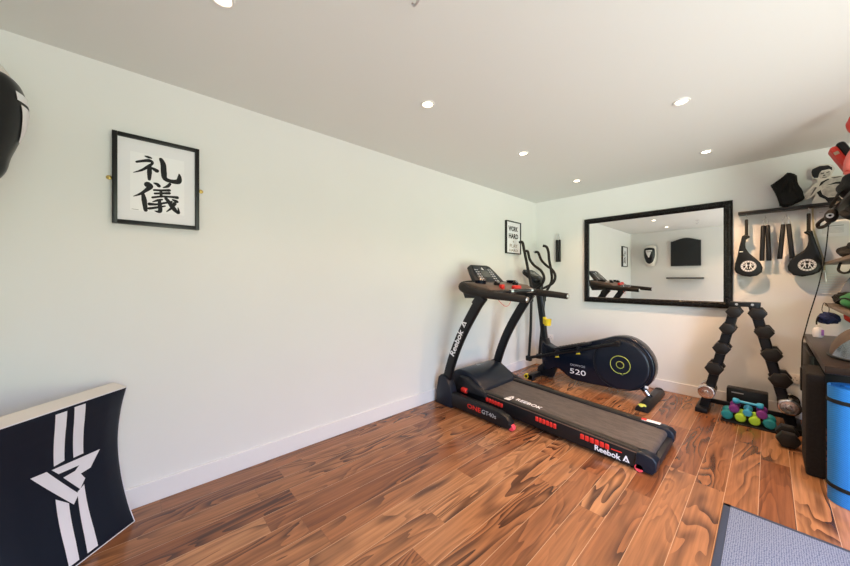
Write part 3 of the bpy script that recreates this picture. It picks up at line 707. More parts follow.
# console
cd = Vector((-.80, 0, .60)).normalized(); cn = Vector((cd.z, 0, -cd.x)); CO = Vector((.335, EY, 1.255))
CM = Matrix(((0, cd.x, cn.x, CO.x), (1, 0, 0, CO.y), (0, cd.z, cn.z, CO.z), (0, 0, 0, 1)))
con = el.part('console', MB().prism([(-.10, .0), (.10, .0), (.135, .05), (.135, .20), (.10, .235), (-.10, .235), (-.135, .20), (-.135, .05)], -.055, 0, 'z', bev=.014, mtx=CM, seg=3), 'black_plastic')
el.part('screen', MB().box((-.075, .07, .0), (.075, .175, .003), .001, mtx=CM), 'screen', parent=con)
el.part('console_neck', MB().prism([(.235, 1.10), (.345, 1.10), (.355, 1.24), (.215, 1.33)], EY - .045, EY + .045, 'y', bev=.012), 'black_plastic')
# handles
def handle(name, pts, r, y0):
    P = [(a, yy, b) for a, yy, b in pts]
    return el.part(name, MB().tube(P, r, 14, smooth=6), 'foam_grip')
for s, dx in ((-1, 0), (1, 0)):
    if s < 0:
        mv = [(.145, EY - .20, 1.745), (.195, EY - .215, 1.735), (.225, EY - .22, 1.62), (.26, EY - .22, 1.46), (.30, EY - .22, 1.27), (.33, EY - .225, 1.12), (.325, EY - .225, 1.00)]
        stt = [(.205, EY - .15, 1.63), (.235, EY - .15, 1.615), (.255, EY - .14, 1.52), (.31, EY - .13, 1.44), (.40, EY - .125, 1.37), (.440, EY - .12, 1.28), (.40, EY - .10, 1.20), (.30, EY - .05, 1.13)]
    else:
        mv = [(.262, EY + .20, 1.72), (.305, EY + .215, 1.70), (.330, EY + .22, 1.63), (.340, EY + .22, 1.52), (.365, EY + .22, 1.39), (.375, EY + .22, 1.24), (.30, EY + .22, 1.09), (.27, EY + .22, .98)]
        stt = [(.200, EY + .10, 1.63), (.245, EY + .10, 1.62), (.285, EY + .11, 1.52), (.355, EY + .12, 1.44), (.425, EY + .12, 1.39), (.475, EY + .11, 1.31), (.455, EY + .10, 1.22), (.38, EY + .06, 1.16), (.30, EY + .03, 1.13)]
    handle('moving_handle', mv, .0175, 0)
    sh = handle('fixed_handle', stt, .0165, 0)
    el.part('grip_cap', MB().ball(tuple(Vector(stt[0]) + Vector((-.004, 0, .002))), (.018, .018, .018), 12), 'steel', parent=sh)
    # swing pole, foot bar, pedal
    y = EY + s * .215
    xb, zb = (.285, .262) if s < 0 else (.20, .20)
    xt = mv[-1]
    pole = el.part('swing_pole', MB().tube([(xt[0], xt[1], xt[2] + .02), ((xt[0] + xb) / 2 + .004, y, .62), (xb, y, zb)], .017, 12), 'black_metal')
    el.part('pole_collar', MB().tube([(xt[0], xt[1], xt[2] - .02), (xt[0], xt[1], xt[2] + .05)], .024, 14), 'black_plastic', parent=pole)
    el.part('pole_foot', MB().box((xb - .035, y - .025, zb - .040), (xb + .035, y + .025, zb + .025), .010), 'black_plastic', parent=pole)
    ex, ez = (1.26, .575) if s < 0 else (1.29, .125)
    bar = el.part('foot_bar', MB().tube([(xb, y, zb), (xb + .3, EY + s * .205, zb + (ez - zb) * .32), (ex, EY + s * .135, ez)], .018, 12), 'black_metal')
    for fx in (.36, .60):
        px = xb + (ex - xb) * fx; pz = zb + (ez - zb) * fx; py = EY + s * (.215 - .08 * fx)
        el.part('bar_collar', MB().cyl((px - .012, py, pz - .030), (px + .012, py, pz + .036), .024, bev=.004), 'charcoal_plastic', parent=bar)
        el.part('yellow_tab', MB().prism([(px - .022, pz - .052), (px + .024, pz - .044), (px + .002, pz - .020)], py - .012, py + .012, 'y', bev=.003), 'yellow_plastic', parent=bar)
    u = Vector((ex - xb, 0, ez - zb)).normalized(); w = Vector((-u.z, 0, u.x))
    o = Vector((xb, EY + s * .165, zb)) + u * .36 + w * .055
    PM = Matrix(((u.x, 0, w.x, o.x), (0, 1, 0, o.y), (u.z, 0, w.z, o.z), (0, 0, 0, 1)))
    ped = el.part('pedal', MB().prism([(0, -.055), (.03, -.075), (.36, -.075), (.41, -.05), (.41, .05), (.36, .07), (.03, .07), (0, .05)], -.012, .014, 'z', bev=.008, mtx=PM), 'black_plastic')
    rb = MB()
    for k in range(9): rb.box((.04 + k * .036, -.05, .013), (.052 + k * .036, .05, .018), .001, mtx=PM)
    el.part('tread_ribs', rb, 'black_rubber', parent=ped)
    el.part('pivot_boss', MB().cyl((ex, EY + s * .088, ez), (ex, EY + s * .150, ez), .030, bev=.006), 'black_plastic')
# stabilisers
st = el.part('front_stabiliser', MB().tube([(.33, EY - .28, .040), (.33, EY + .28, .040)], 1, 14, flat=(.026, .036)), 'black_metal')
el.part('front_foot', MB().prism([(.30, .02), (.50, .02), (.55, .16), (.40, .20), (.31, .12)], EY - .045, EY + .045, 'y', bev=.01), 'black_metal')
for s in (-1, 1):
    wh = el.part('transport_wheel', MB().lathe([(.010, -.014), (.028, -.016), (.033, -.010), (.033, .010), (.028, .016), (.010, .014)], frame_mtx((.285, EY + s * .265, .040), (1, 0, 0), (0, 0, 1)), 24), 'yellow_plastic', parent=st)
    el.part('wheel_hub', MB().cyl((.285, EY + s * .265 - .019, .040), (.285, EY + s * .265 + .019, .040), .017), 'black_plastic', parent=st)
    el.part('end_foot', MB().box((.30, EY + s * .25 - .03, 0), (.37, EY + s * .25 + .03, .070), .012), 'black_rubber', parent=st)
rs = el.part('rear_stabiliser', MB().prism([(1.475, .002), (1.585, .002), (1.575, .040), (1.555, .058), (1.505, .058), (1.485, .040)], EY - .37, EY + .37, 'y', bev=.010), 'black_plastic')
for s in (-1, 1):
    el.part('adjust_foot', MB().lathe([(0, 0), (.034, 0), (.036, .012), (.028, .020), (0, .020)], Matrix.Translation((1.530, EY + s * .335, .042)), 20), 'lime_line' if s < 0 else 'black_rubber', parent=rs, label='yellow foot dial' if s < 0 else None)
el.part('rear_strut', MB().tube([(1.44, EY, .15), (1.525, EY, .045)], .026, 14), 'black_metal')
el.part('strut_band', MB().tube([(1.478, EY, .103), (1.510, EY, .063)], .0275, 14), 'steel')

# ------------------------------------------------------------------ dumbbell rack and its dumbbells
RXC, RYF = 2.20, -.42
rk = Thing('dumbbell_rack', 'black A-shaped steel dumbbell stand against the far wall', 'rack', (RXC, -.30, 0))
for s in (-1, 1):
    for yy in (-.375, -.235):
        pts = [(RXC + s * .055, yy, 1.030), (RXC + s * .275, yy, .04)]
        rk.part('post', MB().tube(pts, 1, 12, flat=(.012, .034)), 'black_metal')
    rk.part('foot', MB().box((RXC + s * .285 - .045, -.47, 0), (RXC + s * .285 + .045, -.13, .045), .008), 'black_metal')
    # toothed side plates that cradle the handles
    for yy in (-.345, -.262):
        tz = MB()
        for z in (.965, .806, .618, .42, .20):
            cx = RXC + s * (.055 + (1.03 - z) / .99 * .22)
            tz.prism([(cx - s * .015, z - .085), (cx + s * .045, z - .055), (cx + s * .045, z - .015), (cx + s * .03, z - .028), (cx - s * .03, z - .030), (cx - s * .035, z - .01)], yy - .003, yy + .003, 'y')
        rk.part('cradle_plate', tz, 'black_metal', smooth=False)
rk.part('top_bar', MB().box((RXC - .10, -.385, 1.012), (RXC + .10, -.225, 1.052), .004), 'black_metal')
bb = MB()
for s in (-1, 1): bb.cyl((RXC + s * .050, -.392, 1.034), (RXC + s * .050, -.384, 1.034), .010)
rk.part('bolt_heads', bb, 'steel')
rk.part('cross_bar', MB().box((RXC - .25, -.30, .065), (RXC + .25, -.27, .105), .006), 'black_metal')
def hexpoly(r, rot=0): return [(r * math.cos(R(60 * k + rot)), r * math.sin(R(60 * k + rot))) for k in range(6)]
def hex_dumbbell(label, x, z, r, length, y0=RYF, rot=0, group='rubber hex dumbbells on the stand', base=None):
    t = Thing('hex_dumbbell', label, 'dumbbell', (x, y0 + length / 2, z - r * .866), group)
    hl = length * .30
    for a, b in ((y0, y0 + hl), (y0 + length - hl, y0 + length)):
        t.part('head', MB().prism([(x + p, z + q * .92) for p, q in hexpoly(r, rot)], a, b, 'y', bev=r * .16, seg=2), 'rubber_hex')
    t.part('handle', MB().tube([(x, y0 + hl - .005, z), (x, y0 + length / 2, z), (x, y0 + length - hl + .005, z)], [.015, .017, .015], 12, smooth=3), 'steel')
    return t.o
tier = ['top', 'second', 'third', 'fourth']
for sname, s, zs in (('left', -1, (.962, .806, .618, .420)), ('right', 1, (.958, .801, .612, .406))):
    xs = {-1: (-.066, -.108, -.150, -.200), 1: (.080, .120, .163, .213)}[s]
    for k in range(4):
        r = (.058, .060, .064, .068)[k] * (1 if s < 0 else 1.05)
        hex_dumbbell('black rubber hex dumbbell on the %s leg of the stand, %s from the top' % (sname, ['first', 'second', 'third', 'fourth'][k]), RXC + xs[k], zs[k], r, .21 + .012 * k)
def chrome_dumbbell(label, x, z, r):
    t = Thing('chrome_dumbbell', label, 'dumbbell', (x, -.31, z - r), 'chrome round dumbbells on the stand')
    for y0, d in ((-.435, 1), (-.185, -1)):
        mt = frame_mtx((x, y0, z), (1, 0, 0), (0, 0, 1))
        if d < 0: mt = frame_mtx((x, y0, z), (-1, 0, 0), (0, 0, 1))
        hd_ = t.part('plate', MB().lathe([(.012, -.060), (r * .9, -.060), (r, -.052), (r, -.010), (r * .93, -.002), (r * .80, .0), (r * .72, -.007), (r * .45, -.007), (r * .38, -.001), (.010, -.001)], mt, 40), 'chrome')
        t.part('end_nut', MB().lathe([(0, -.004), (.017, -.004), (.017, .010), (.011, .018), (0, .018)], mt, 20), 'chrome', parent=hd_)
    t.part('handle', MB().tube([(x, -.40, z), (x, -.22, z)], .013, 12), 'steel')
chrome_dumbbell('round chrome-plated dumbbell low on the left leg of the stand', RXC - .253, .197, .064)
chrome_dumbbell('round chrome-plated dumbbell low on the right leg of the stand', RXC + .262, .203, .068)
hex_dumbbell('black rubber hex dumbbell standing on the floor before the right foot of the stand', 2.445, .060, .064, .25, y0=-.84, group='rubber hex dumbbells on the floor')

# box and small coloured dumbbells between the legs
t = Thing('black_case', 'low black case lying between the legs of the dumbbell stand, behind the coloured dumbbells', 'case', (2.21, -.30, 0))
t.part('body', MB().box((2.075, -.262, .0), (2.345, -.150, .235), .012), 'black_plastic')
t.part('label_strip', MB().box((2.11, -.264, .195), (2.19, -.2615, .204)), 'grey_print', smooth=False)
def vinyl(label, mname, x, z, y0, r=.034, length=.175, rz=0):
    t = Thing('vinyl_dumbbell', label, 'dumbbell', (0, 0, 0), 'small coloured dumbbells heaped on the floor')
    def head(y, d):
        mt = frame_mtx((0, y, 0), (1, 0, 0), (0, 0, 1)) if d < 0 else frame_mtx((0, y, 0), (-1, 0, 0), (0, 0, 1))
        return MB().lathe([(0, -.045), (r * .5, -.045), (r * .85, -.036), (r, -.022), (r * .97, -.008), (r * .80, .0), (r * .45, .001), (0, .001)], mt, 28)
    for y, d in ((-length / 2, -1), (length / 2, 1)): t.part('head', head(y, d), mname)
    t.part('handle', MB().tube([(0, -length / 2 + .03, 0), (0, 0, 0), (0, length / 2 - .03, 0)], [r * .5, r * .42, r * .5], 14, smooth=3), mname)
    t.o.location = (x, y0, z); t.o.rotation_euler = (0, 0, rz)
single('dumbbell_tray', MB().box((2.055, -.555, .0), (2.395, -.345, .012), .004), 'black_plastic', 'flat black tray on the floor under the coloured dumbbells', 'tray', (2.22, -.45, 0))
yb = -.435
vinyl('teal dumbbell at the left end of the bottom row', 'teal_vinyl', 2.095, .053, yb, .040)
vinyl('teal dumbbell at the right end of the bottom row', 'teal_vinyl', 2.352, .053, yb - .005, .040)
vinyl('lime green dumbbell in the bottom row, left of its twin', 'lime_vinyl', 2.180, .050, yb, .037)
vinyl('lime green dumbbell in the bottom row, right of its twin', 'lime_vinyl', 2.266, .050, yb - .004, .037)
vinyl('purple dumbbell in the upper row, above the left teal one', 'purple_vinyl', 2.140, .114, yb + .01, .035)
vinyl('purple dumbbell in the upper row, above the right teal one', 'purple_vinyl', 2.308, .114, yb + .005, .035)
vinyl('bright blue dumbbell in the middle of the upper row, end towards us', 'cyan_vinyl', 2.223, .104, yb + .005, .030)
vinyl('bright blue dumbbell lying crosswise on top of the coloured heap', 'cyan_vinyl', 2.222, .160, yb + .035, .025, .19, rz=R(84))

# ------------------------------------------------------------------ hook rail with kick paddles and nunchaku
hr = Thing('hook_rail', 'narrow black wall ledge with hooks to the right of the mirror', 'shelf', (2.46, 0, 1.885))
hr.part('board', MB().box((2.146, -.095, 1.885), (2.78, .013, 1.912), .003), 'frame_black')
PAD1 = [(2.193,1.837),(2.21,1.834),(2.212,1.681),(2.222,1.68),(2.226,1.668),(2.223,1.658),(2.21,1.652),(2.2,1.643),(2.194,1.603),(2.197,1.56),(2.22,1.512),(2.26,1.463),(2.294,1.419),(2.31,1.369),(2.303,1.325),(2.274,1.295),(2.225,1.283),(2.17,1.295),(2.130,1.325),(2.118,1.36),(2.124,1.411),(2.141,1.491),(2.157,1.592),(2.172,1.678),(2.190,1.690)]
PAD2 = [(2.574,1.835),(2.59,1.833),(2.595,1.687),(2.604,1.679),(2.612,1.633),(2.63,1.554),(2.646,1.488),(2.656,1.424),(2.658,1.36),(2.642,1.322),(2.605,1.299),(2.547,1.283),(2.496,1.297),(2.465,1.338),(2.461,1.379),(2.474,1.425),(2.513,1.477),(2.56,1.52),(2.576,1.558),(2.582,1.597),(2.58,1.643),(2.568,1.660),(2.558,1.667),(2.556,1.678),(2.572,1.683)]
def paddle(label, poly, hx, lc, n_handle):
    t = Thing('kick_paddle', label, 'kick paddle', (hx, 0, 1.28), 'kick paddles hung from the ledge')
    blade = poly[2:] ; 
    hz = [poly[0], poly[1]]
    t.part('handle', MB().tube([(hx, -.055, 1.838), (hx, -.055, 1.83), (hx, -.055, 1.70), (hx, -.055, 1.66)], [.009, .012, .0115, .015], 14), 'foam_grip')
    bm_ = MB().prism(blade, -.082, -.030, 'y', bev=.014, seg=4)
    b = t.part('blade', bm_, 'pad_leather')
    t.part('hook', MB().tube([(hx, -.055, 1.886), (hx, -.055, 1.862), (hx + .006, -.055, 1.852), (hx, -.055, 1.842), (hx, -.055, 1.832)], .003, 8, smooth=3), 'steel')
    mt = frame_mtx((lc[0], -.0822, lc[1]), (1, 0, 0), (0, 0, 1))
    t.part('round_print', MB().lathe([(0, 0), (.053, 0), (.053, .0012), (0, .0012)], mt, 40), 'grey_print', parent=b, label='grey round badge print')
    dm = MB().lathe([(.0, .001), (.036, .001), (.036, .0018), (.0, .0018)], mt, 40)
    t.part('badge_field', dm, 'pad_leather', parent=b)
    wm = MB()
    for k in range(16):
        a = 2 * math.pi * k / 16; c, s = math.cos(a), math.sin(a)
        wm.box((-.0036, .0385, .0012), (.0036, .0500, .0022), mtx=mt @ Matrix.Rotation(a, 4, 'Z'))
    for sg in (-1, 1):   # two sparring figures reduced to limbs and heads
        for pl in ([(.004, -.024), (.009, -.026), (.016, .0), (.011, .006)], [(.011, .004), (.017, .0), (.030, -.024), (.024, -.026)], [(.006, .0), (.020, .0), (.018, .018), (.010, .020)], [(.0, .008), (.012, .010), (.012, .016), (.002, .013)], [(.018, .016), (.030, .004), (.033, .008), (.020, .020)], [(.010, .021), (.018, .021), (.018, .029), (.010, .029)]):
            q = [(p[0] * sg, p[1]) for p in pl]
            wm.prism(q, .0018, .0026, 'z', mtx=mt)
    t.part('badge_print', wm, 'white_print', parent=b, smooth=False)
    return t, b
t, b = paddle('black kick paddle with round grey badge hanging leftmost, next to the mirror frame', PAD1, 2.202, (2.216, 1.385), 2)
t.part('tag', MB().box((2.155, -.0835, 1.522), (2.180, -.0815, 1.530)), 'white_print', parent=b, smooth=False)
t, b = paddle('black kick paddle with round grey badge hanging at the right, mirrored shape', PAD2, 2.583, (2.573, 1.385), 2)
nunchaku('nunchaku', 'black nunchaku hanging from the ledge beside the left paddle, sticks close together', 2.326, -.055, 1.842, 1.433, .019, .003)
nunchaku('nunchaku', 'black nunchaku with bright steel ends hanging beside the right paddle, sticks spread apart', 2.452, -.055, 1.842, 1.446, .021, .016, caps=True)
# webbing strap with steel buckle behind the right paddle
t = Thing('webbing_strap', 'thin khaki strap with a steel end hanging behind the right kick paddle', 'strap', (2.65, -.02, 1.24))
t.part('webbing', MB().tube([(2.606, -.020, 1.886), (2.612, -.020, 1.70), (2.640, -.020, 1.56), (2.668, -.020, 1.42), (2.672, -.020, 1.33)], 1, 8, flat=(.002, .006)), 'khaki_strap')
t.part('steel_end', MB().tube([(2.672, -.022, 1.34), (2.676, -.022, 1.30), (2.680, -.022, 1.24)], [.004, .008, .005], 10), 'steel')

# crumpled black glove bag on the ledge
random.seed(3)
def lumpy(mb, c, s, n=26, amp=.12, seed=1, mtx=None):
    rnd = random.Random(seed); ph = [(rnd.uniform(2, 7), rnd.uniform(2, 7), rnd.uniform(0, 6)) for _ in range(6)]
    b = bmesh.new(); bmesh.ops.create_icosphere(b, subdivisions=4, radius=1)
    for v in b.verts:
        k = 1 + amp * sum(math.sin(v.co.x * a + v.co.z * bb + p) * math.cos(v.co.y * a + p) for a, bb, p in ph) / 2.5
        v.co = Vector((v.co.x * s[0] * k + c[0], v.co.y * s[1] * k + c[1], v.co.z * s[2] * k + c[2]))
    return mb.merge(b, mtx)
t = Thing('sparring_glove', 'crumpled black padded glove propped on the ledge', 'glove', (2.46, -.05, 1.912))
gm = MB().prism([(2.360, 2.128), (2.385, 2.150), (2.430, 2.185), (2.460, 2.222), (2.495, 2.205), (2.515, 2.180), (2.520, 2.120), (2.548, 2.030), (2.560, 1.975), (2.545, 1.955), (2.490, 1.925), (2.440, 1.913), (2.415, 1.935), (2.405, 1.995), (2.385, 2.060)], -.085, -.025, 'y', bev=.020, seg=3)
bmesh.ops.triangulate(gm.bm, faces=[f for f in gm.bm.faces if len(f.verts) > 4]); bmesh.ops.subdivide_edges(gm.bm, edges=gm.bm.edges[:], cuts=2, use_grid_fill=True)
rr_ = random.Random(5)
for v in gm.bm.verts: v.co += Vector((rr_.uniform(-1, 1), rr_.uniform(-1, 1), max(rr_.uniform(-1, 1), 0))) * .004
t.part('body', gm, 'black_fabric')
for k, (x, z, a) in enumerate(((2.44, 2.10, .3), (2.475, 2.09, .1), (2.505, 2.06, -.2))):
    t.part('finger_fold', MB().ball((0, 0, 0), (.014, .012, .065), 14, Matrix.Translation((x, -.088, z)) @ Matrix.Rotation(a, 4, 'Y')), 'black_fabric')

# black and white cut-out figure of a bare-chested fighter
ct = Thing('cardboard_figure', 'black and white cut-out of a bare-chested man with a headband on the ledge', 'cut-out figure', (2.72, -.05, 1.912))
def cm(*pts):   # outline drawn on a grid, scaled to the standee's own plane
    return [(2.655 + (a - 405) * .00096, 2.198 - (b - 240) * .00122) for a, b in pts]
bd = ct.part('board', MB().prism(cm((345,240),(350,215),(390,200),(430,200),(465,215),(478,245),(465,270),(455,290),(500,295),(550,300),(590,325),(620,350),(655,365),(660,430),(600,450),(560,455),(520,474),(430,474),(345,474),(372,400),(330,432),(300,436),(287,420),(290,405),(330,365),(360,330),(385,320),(380,300),(355,290),(345,265)), -.052, -.046, 'y'), 'cutout_light', smooth=False)
def layer(name, m_, y, polys):
    q = MB()
    for i, pl in enumerate(polys): q.prism(cm(*pl), y - .0006 - i * .00004, y, 'y')
    ct.part(name, q, m_, parent=bd, smooth=False)
layer('grey_print', 'cutout_grey', -.052, [
    [(392,252),(440,248),(455,262),(450,288),(430,300),(400,300),(386,280)], [(395,330),(430,308),(480,302),(540,312),(590,340),(610,372),(560,360),(500,345),(440,352),(410,372)],
    [(405,385),(430,360),(480,352),(520,365),(530,395),(500,430),(440,432),(412,412)], [(295,418),(330,385),(362,350),(372,362),(340,405),(312,432)], [(540,400),(580,385),(640,395),(655,420),(600,440),(560,440)]])
layer('black_print', 'ink', -.0527, [
    [(345,240),(352,222),(392,208),(440,212),(462,232),(462,252),(448,240),(405,243),(392,258),(384,290),(362,288),(350,268)], [(398,262),(418,259),(418,265),(399,268)], [(430,259),(448,256),(448,262),(430,265)],
    [(376,392),(398,378),(408,410),(440,438),(500,440),(520,470),(440,474),(425,448),(392,425)], [(400,322),(440,306),(446,312),(420,326),(402,345),(388,352)], [(432,352),(480,336),(540,342),(600,362),(560,362),(480,350)], [(520,400),(540,378),(548,400),(532,430)]])
layer('shade_print', 'cutout_dark', -.0527, [
    [(412,275),(424,275),(426,285),(410,285)], [(405,291),(434,290),(430,296),(410,296)], [(368,352),(378,358),(352,400),(338,412)], [(455,300),(500,300),(520,306),(470,310)], [(560,405),(600,398),(604,404),(566,412)], [(575,425),(610,415),(612,421),(580,432)]])

# paper notice below the ledge
t = Thing('paper_notice', 'white printed certificate pinned to the wall under the ledge', 'notice', (2.71, .012, 1.63))
nb = t.part('sheet', MB().box((2.629, .004, 1.628), (2.800, .0138, 1.862)), 'paper_white', smooth=False)
lm = MB(); lm.box((2.645, .0030, 1.842), (2.668, .0042, 1.846))
for k in range(5): lm.box((2.660, .0030, 1.660 + k * .010), (2.775, .0042, 1.6625 + k * .010))
lm.box((2.655, .0030, 1.715), (2.775, .0042, 1.722)); t.part('print', lm, 'grey_print', parent=nb, smooth=False)

# ------------------------------------------------------------------ workbench and shelving at the right
bn = Thing('workbench', 'dark topped black bench at the right edge', 'bench', (2.85, -.80, 0))
bn.part('top', MB().box((2.557, -1.565, .735), (BX - .001, -.03, .778), .006), 'bench_top')
bn.part('side_panel', MB().box((2.545, -.800, 0), (2.567, -.055, .705), .003), 'bench_black')
bn.part('drawer_box', MB().box((2.64, -1.30, .69), (BX - .05, -.06, .735), .003), 'bench_black')
bn.part('back_panel', MB().box((2.57, -.055, 0), (BX - .02, -.035, .735), .002), 'bench_black')
for y in (-1.52, -.10): bn.part('leg', MB().box((BX - .07, y - .025, 0), (BX - .02, y + .025, .735), .003), 'bench_black')

SX = 2.672
shf = Thing('shelf_unit', 'brown shelf boards on slim posts above the bench', 'shelving', (2.9, -.8, .778))
for z in (1.045, 1.395, 1.775): shf.part('shelf_board', MB().box((SX, -1.50, z - .012), (BX - .001, -.03, z + .012), .003), 'bench_black' if z > 1.7 else 'shelf_wood')
for y in (-1.46, -.08): shf.part('post', MB().box((3.06, y - .015, .778), (3.09, y + .015, 2.10), .003), 'bench_black')
# foam block and rolled mats under the bench
t = Thing('foam_block', 'tall dark grey foam block standing on the floor in front of the bench side', 'foam block', (2.55, -1.03, 0))
t.part('block', MB().box((2.508, -1.215, 0), (2.590, -.86, .655), .014, seg=3), 'grey_foam')
ym = Thing('yoga_mat', 'rolled bright blue ribbed exercise mat standing upright by the bench', 'exercise mat', (2.685, -1.44, 0))
mx0, my0 = 2.672, -1.44
sp = MB(); prof = []
turns = 4.2; n = 150
def spiral(k, off): 
    a = k / n * turns * 2 * math.pi; r = .030 + .070 * k / n + off
    return (mx0 + r * math.cos(a - .2), my0 + r * math.sin(a - .2))
outer = [spiral(k, .0075) for k in range(n + 1)]; inner = [spiral(k, -.004) for k in range(n + 1)]
bsp = bmesh.new(); rows = []
for k in range(n + 1):
    rows.append([bsp.verts.new((*outer[k], 0.002)), bsp.verts.new((*outer[k], .655)), bsp.verts.new((*inner[k], .655)), bsp.verts.new((*inner[k], .002))])
for a, b_ in zip(rows, rows[1:]):
    for j in range(4): bsp.faces.new((a[j], a[(j + 1) % 4], b_[(j + 1) % 4], b_[j]))
bsp.faces.new(rows[0][::-1]); bsp.faces.new(rows[-1]); bmesh.ops.recalc_face_normals(bsp, faces=bsp.faces)
sp.merge(bsp)
ym.part('rolled_sheet', sp, 'mat_blue_ribbed')
for z, nm in ((.575, 0), (.095, 0)):
    st_ = MB(); st_.tube([(mx0 + (p[0] - mx0) * 1.02, my0 + (p[1] - my0) * 1.02, z) for p in outer[-36:]], 1, 8, flat=(.0025, .011), closed=True)
    ym.part('strap', st_, 'black_fabric')

# open shell helmet on the bench
hl = Thing('open_helmet', 'silver shell helmet with brown lining lying open on the bench', 'helmet', (2.76, -1.16, .778))
HC = Vector((2.775, -1.16, .779)); HR = Vector((.170, .24, .205))
def dome(f, t0, t1):
    def fn(u_, v):
        a = u_ * 2 * math.pi; t_ = R(t0 + (t1 - t0) * v)
        return Vector((HC.x + HR.x * f * math.sin(t_) * math.cos(a), HC.y + HR.y * f * math.sin(t_) * math.sin(a), HC.z + HR.z * f * math.cos(t_)))
    return fn
def split(keep):      # the silver band covers the near lower side, the brown hood the rest
    m_ = MB().grid(dome(1.0 if keep < 0 else 1.03, 0, 88), 48, 24)
    bmesh.ops.remove_doubles(m_.bm, verts=m_.bm.verts, dist=1e-5)
    co_ = HC + Vector((.02, -.05, .09)); no_ = Vector((.35, -.75, -.56)) * (1 if keep > 0 else -1)
    if keep > 0: bmesh.ops.bisect_plane(m_.bm, geom=m_.bm.verts[:] + m_.bm.edges[:] + m_.bm.faces[:], plane_co=co_, plane_no=-no_, clear_outer=True)
    return m_
hl.part('brown_hood', split(-1), 'brown_shell')
hl.part('silver_band', split(1), 'silver_shell')
hl.part('rim', MB().tube([(HC.x + .172 * math.cos(a), HC.y + .243 * math.sin(a), .787) for a in [k * math.pi / 24 for k in range(48)]], .008, 8, closed=True), 'black_plastic')

# small things on the bench and shelves
t = Thing('squeeze_bottle', 'small white bottle with lilac label on the bench under the navy pouch', 'bottle', (2.624, -.20, .778))
bm_ = Matrix.Translation((2.624, -.20, .778))
t.part('body', MB().lathe([(0, 0), (.026, 0), (.029, .01), (.029, .065), (.020, .080), (.011, .085), (0, .085)], bm_, 24), 'white_print')
t.part('cap', MB().lathe([(0, .084), (.011, .084), (.011, .104), (.009, .107), (0, .107)], bm_, 20), 'socket_white')
t.part('label_band', MB().box((2.640, -.228, .795), (2.655, -.20, .842), .003), 'lilac_plastic')
t = Thing('navy_pouch', 'small navy patterned drawstring pouch hanging below the lowest shelf', 'pouch', (2.69, -.27, .93))
pm = MB(); lumpy(pm, (2.672, -.28, .945), (.058, .05, .046), amp=.16, seed=4); t.part('pouch', pm, 'navy_cloth')
t.part('drawstring', MB().tube([(2.655, -.28, .98), (2.640, -.27, 1.01), (2.652, -.27, 1.07), (2.675, -.28, 1.03), (2.672, -.28, .98)], .0022, 6, smooth=4), 'black_fabric')
t.part('tassel', MB().tube([(2.630, -.30, .965), (2.612, -.31, .93), (2.610, -.31, .89)], .005, 8, smooth=3), 'black_fabric')
rp = MB(); lumpy(rp, (2.80, -.45, .975), (.070, .06, .040), amp=.14, seed=9)
single('red_glove', rp, 'red_leather', 'red and pale glove under the lowest shelf behind the helmet', 'glove', (2.80, -.45, .935))
t = Thing('green_bag', 'green and black kit bag lying on the lowest shelf', 'bag', (2.86, -.80, 1.057))
gb = MB(); lumpy(gb, (0, 0, 0), (.13, .30, .068), amp=.10, seed=12); bmesh.ops.transform(gb.bm, matrix=Matrix.Translation((2.82, -.74, 1.115)), verts=gb.bm.verts)
for v in gb.bm.verts: v.co.z = max(v.co.z, 1.058)
t.part('body', gb, 'green_fabric')
bb_ = MB(); lumpy(bb_, (2.76, -.42, 1.112), (.080, .10, .052), amp=.12, seed=2); t.part('end_panel', bb_, 'black_fabric')
t.part('strap', MB().tube([(2.70, -.44, 1.08), (2.695, -.60, 1.10), (2.705, -.80, 1.13), (2.73, -.98, 1.11)], 1, 8, smooth=4, flat=(.004, .012)), 'black_fabric')
t = Thing('black_kit_pile', 'heap of black padded kit on the middle shelf with a grey rail edge', 'kit pile', (2.86, -.8, 1.407))
kb = MB(); lumpy(kb, (2.83, -.62, 1.465), (.14, .25, .065), amp=.18, seed=21)
for v in kb.bm.verts: v.co.z = max(v.co.z, 1.408)
t.part('padded_guard', kb, 'black_fabric')
kb = MB(); lumpy(kb, (2.85, -1.02, 1.480), (.13, .20, .080), amp=.2, seed=22)
for v in kb.bm.verts: v.co.z = max(v.co.z, 1.408)
t.part('padded_glove', kb, 'black_fabric')
t = Thing('hanging_strap_guard', 'black guard with a curved strap hanging under the middle shelf', 'guard', (2.78, -.75, 1.25))
t.part('strap_loop', MB().tube([(2.70, -.62, 1.383), (2.69, -.62, 1.330), (2.705, -.68, 1.305), (2.72, -.80, 1.312), (2.73, -.86, 1.35)], .008, 8, smooth=5), 'black_fabric')
kb = MB(); lumpy(kb, (2.79, -.92, 1.300), (.07, .12, .055), amp=.12, seed=31); t.part('guard_pad', kb, 'black_fabric')
# grey folded cloth standing on the lowest shelf, small vent on the wall behind
single('folded_grey_cloth', MB().prism([(2.715, 1.058), (2.86, 1.058), (2.86, 1.26), (2.80, 1.29), (2.765, 1.22)], -.14, -.10, 'y', bev=.008), 'grey_fabric', 'grey folded cloth propped against the far wall on the lowest shelf', 'cloth', (2.79, -.12, 1.058))
vt = MB()
for k in range(9): vt.box((2.650, .004, 1.13 + k * .022), (2.775, .0135, 1.138 + k * .022), .001)
single('wall_vent', vt, 'socket_white', 'small white slatted vent on the far wall behind the hanging cord', 'vent', (2.71, .012, 1.13))
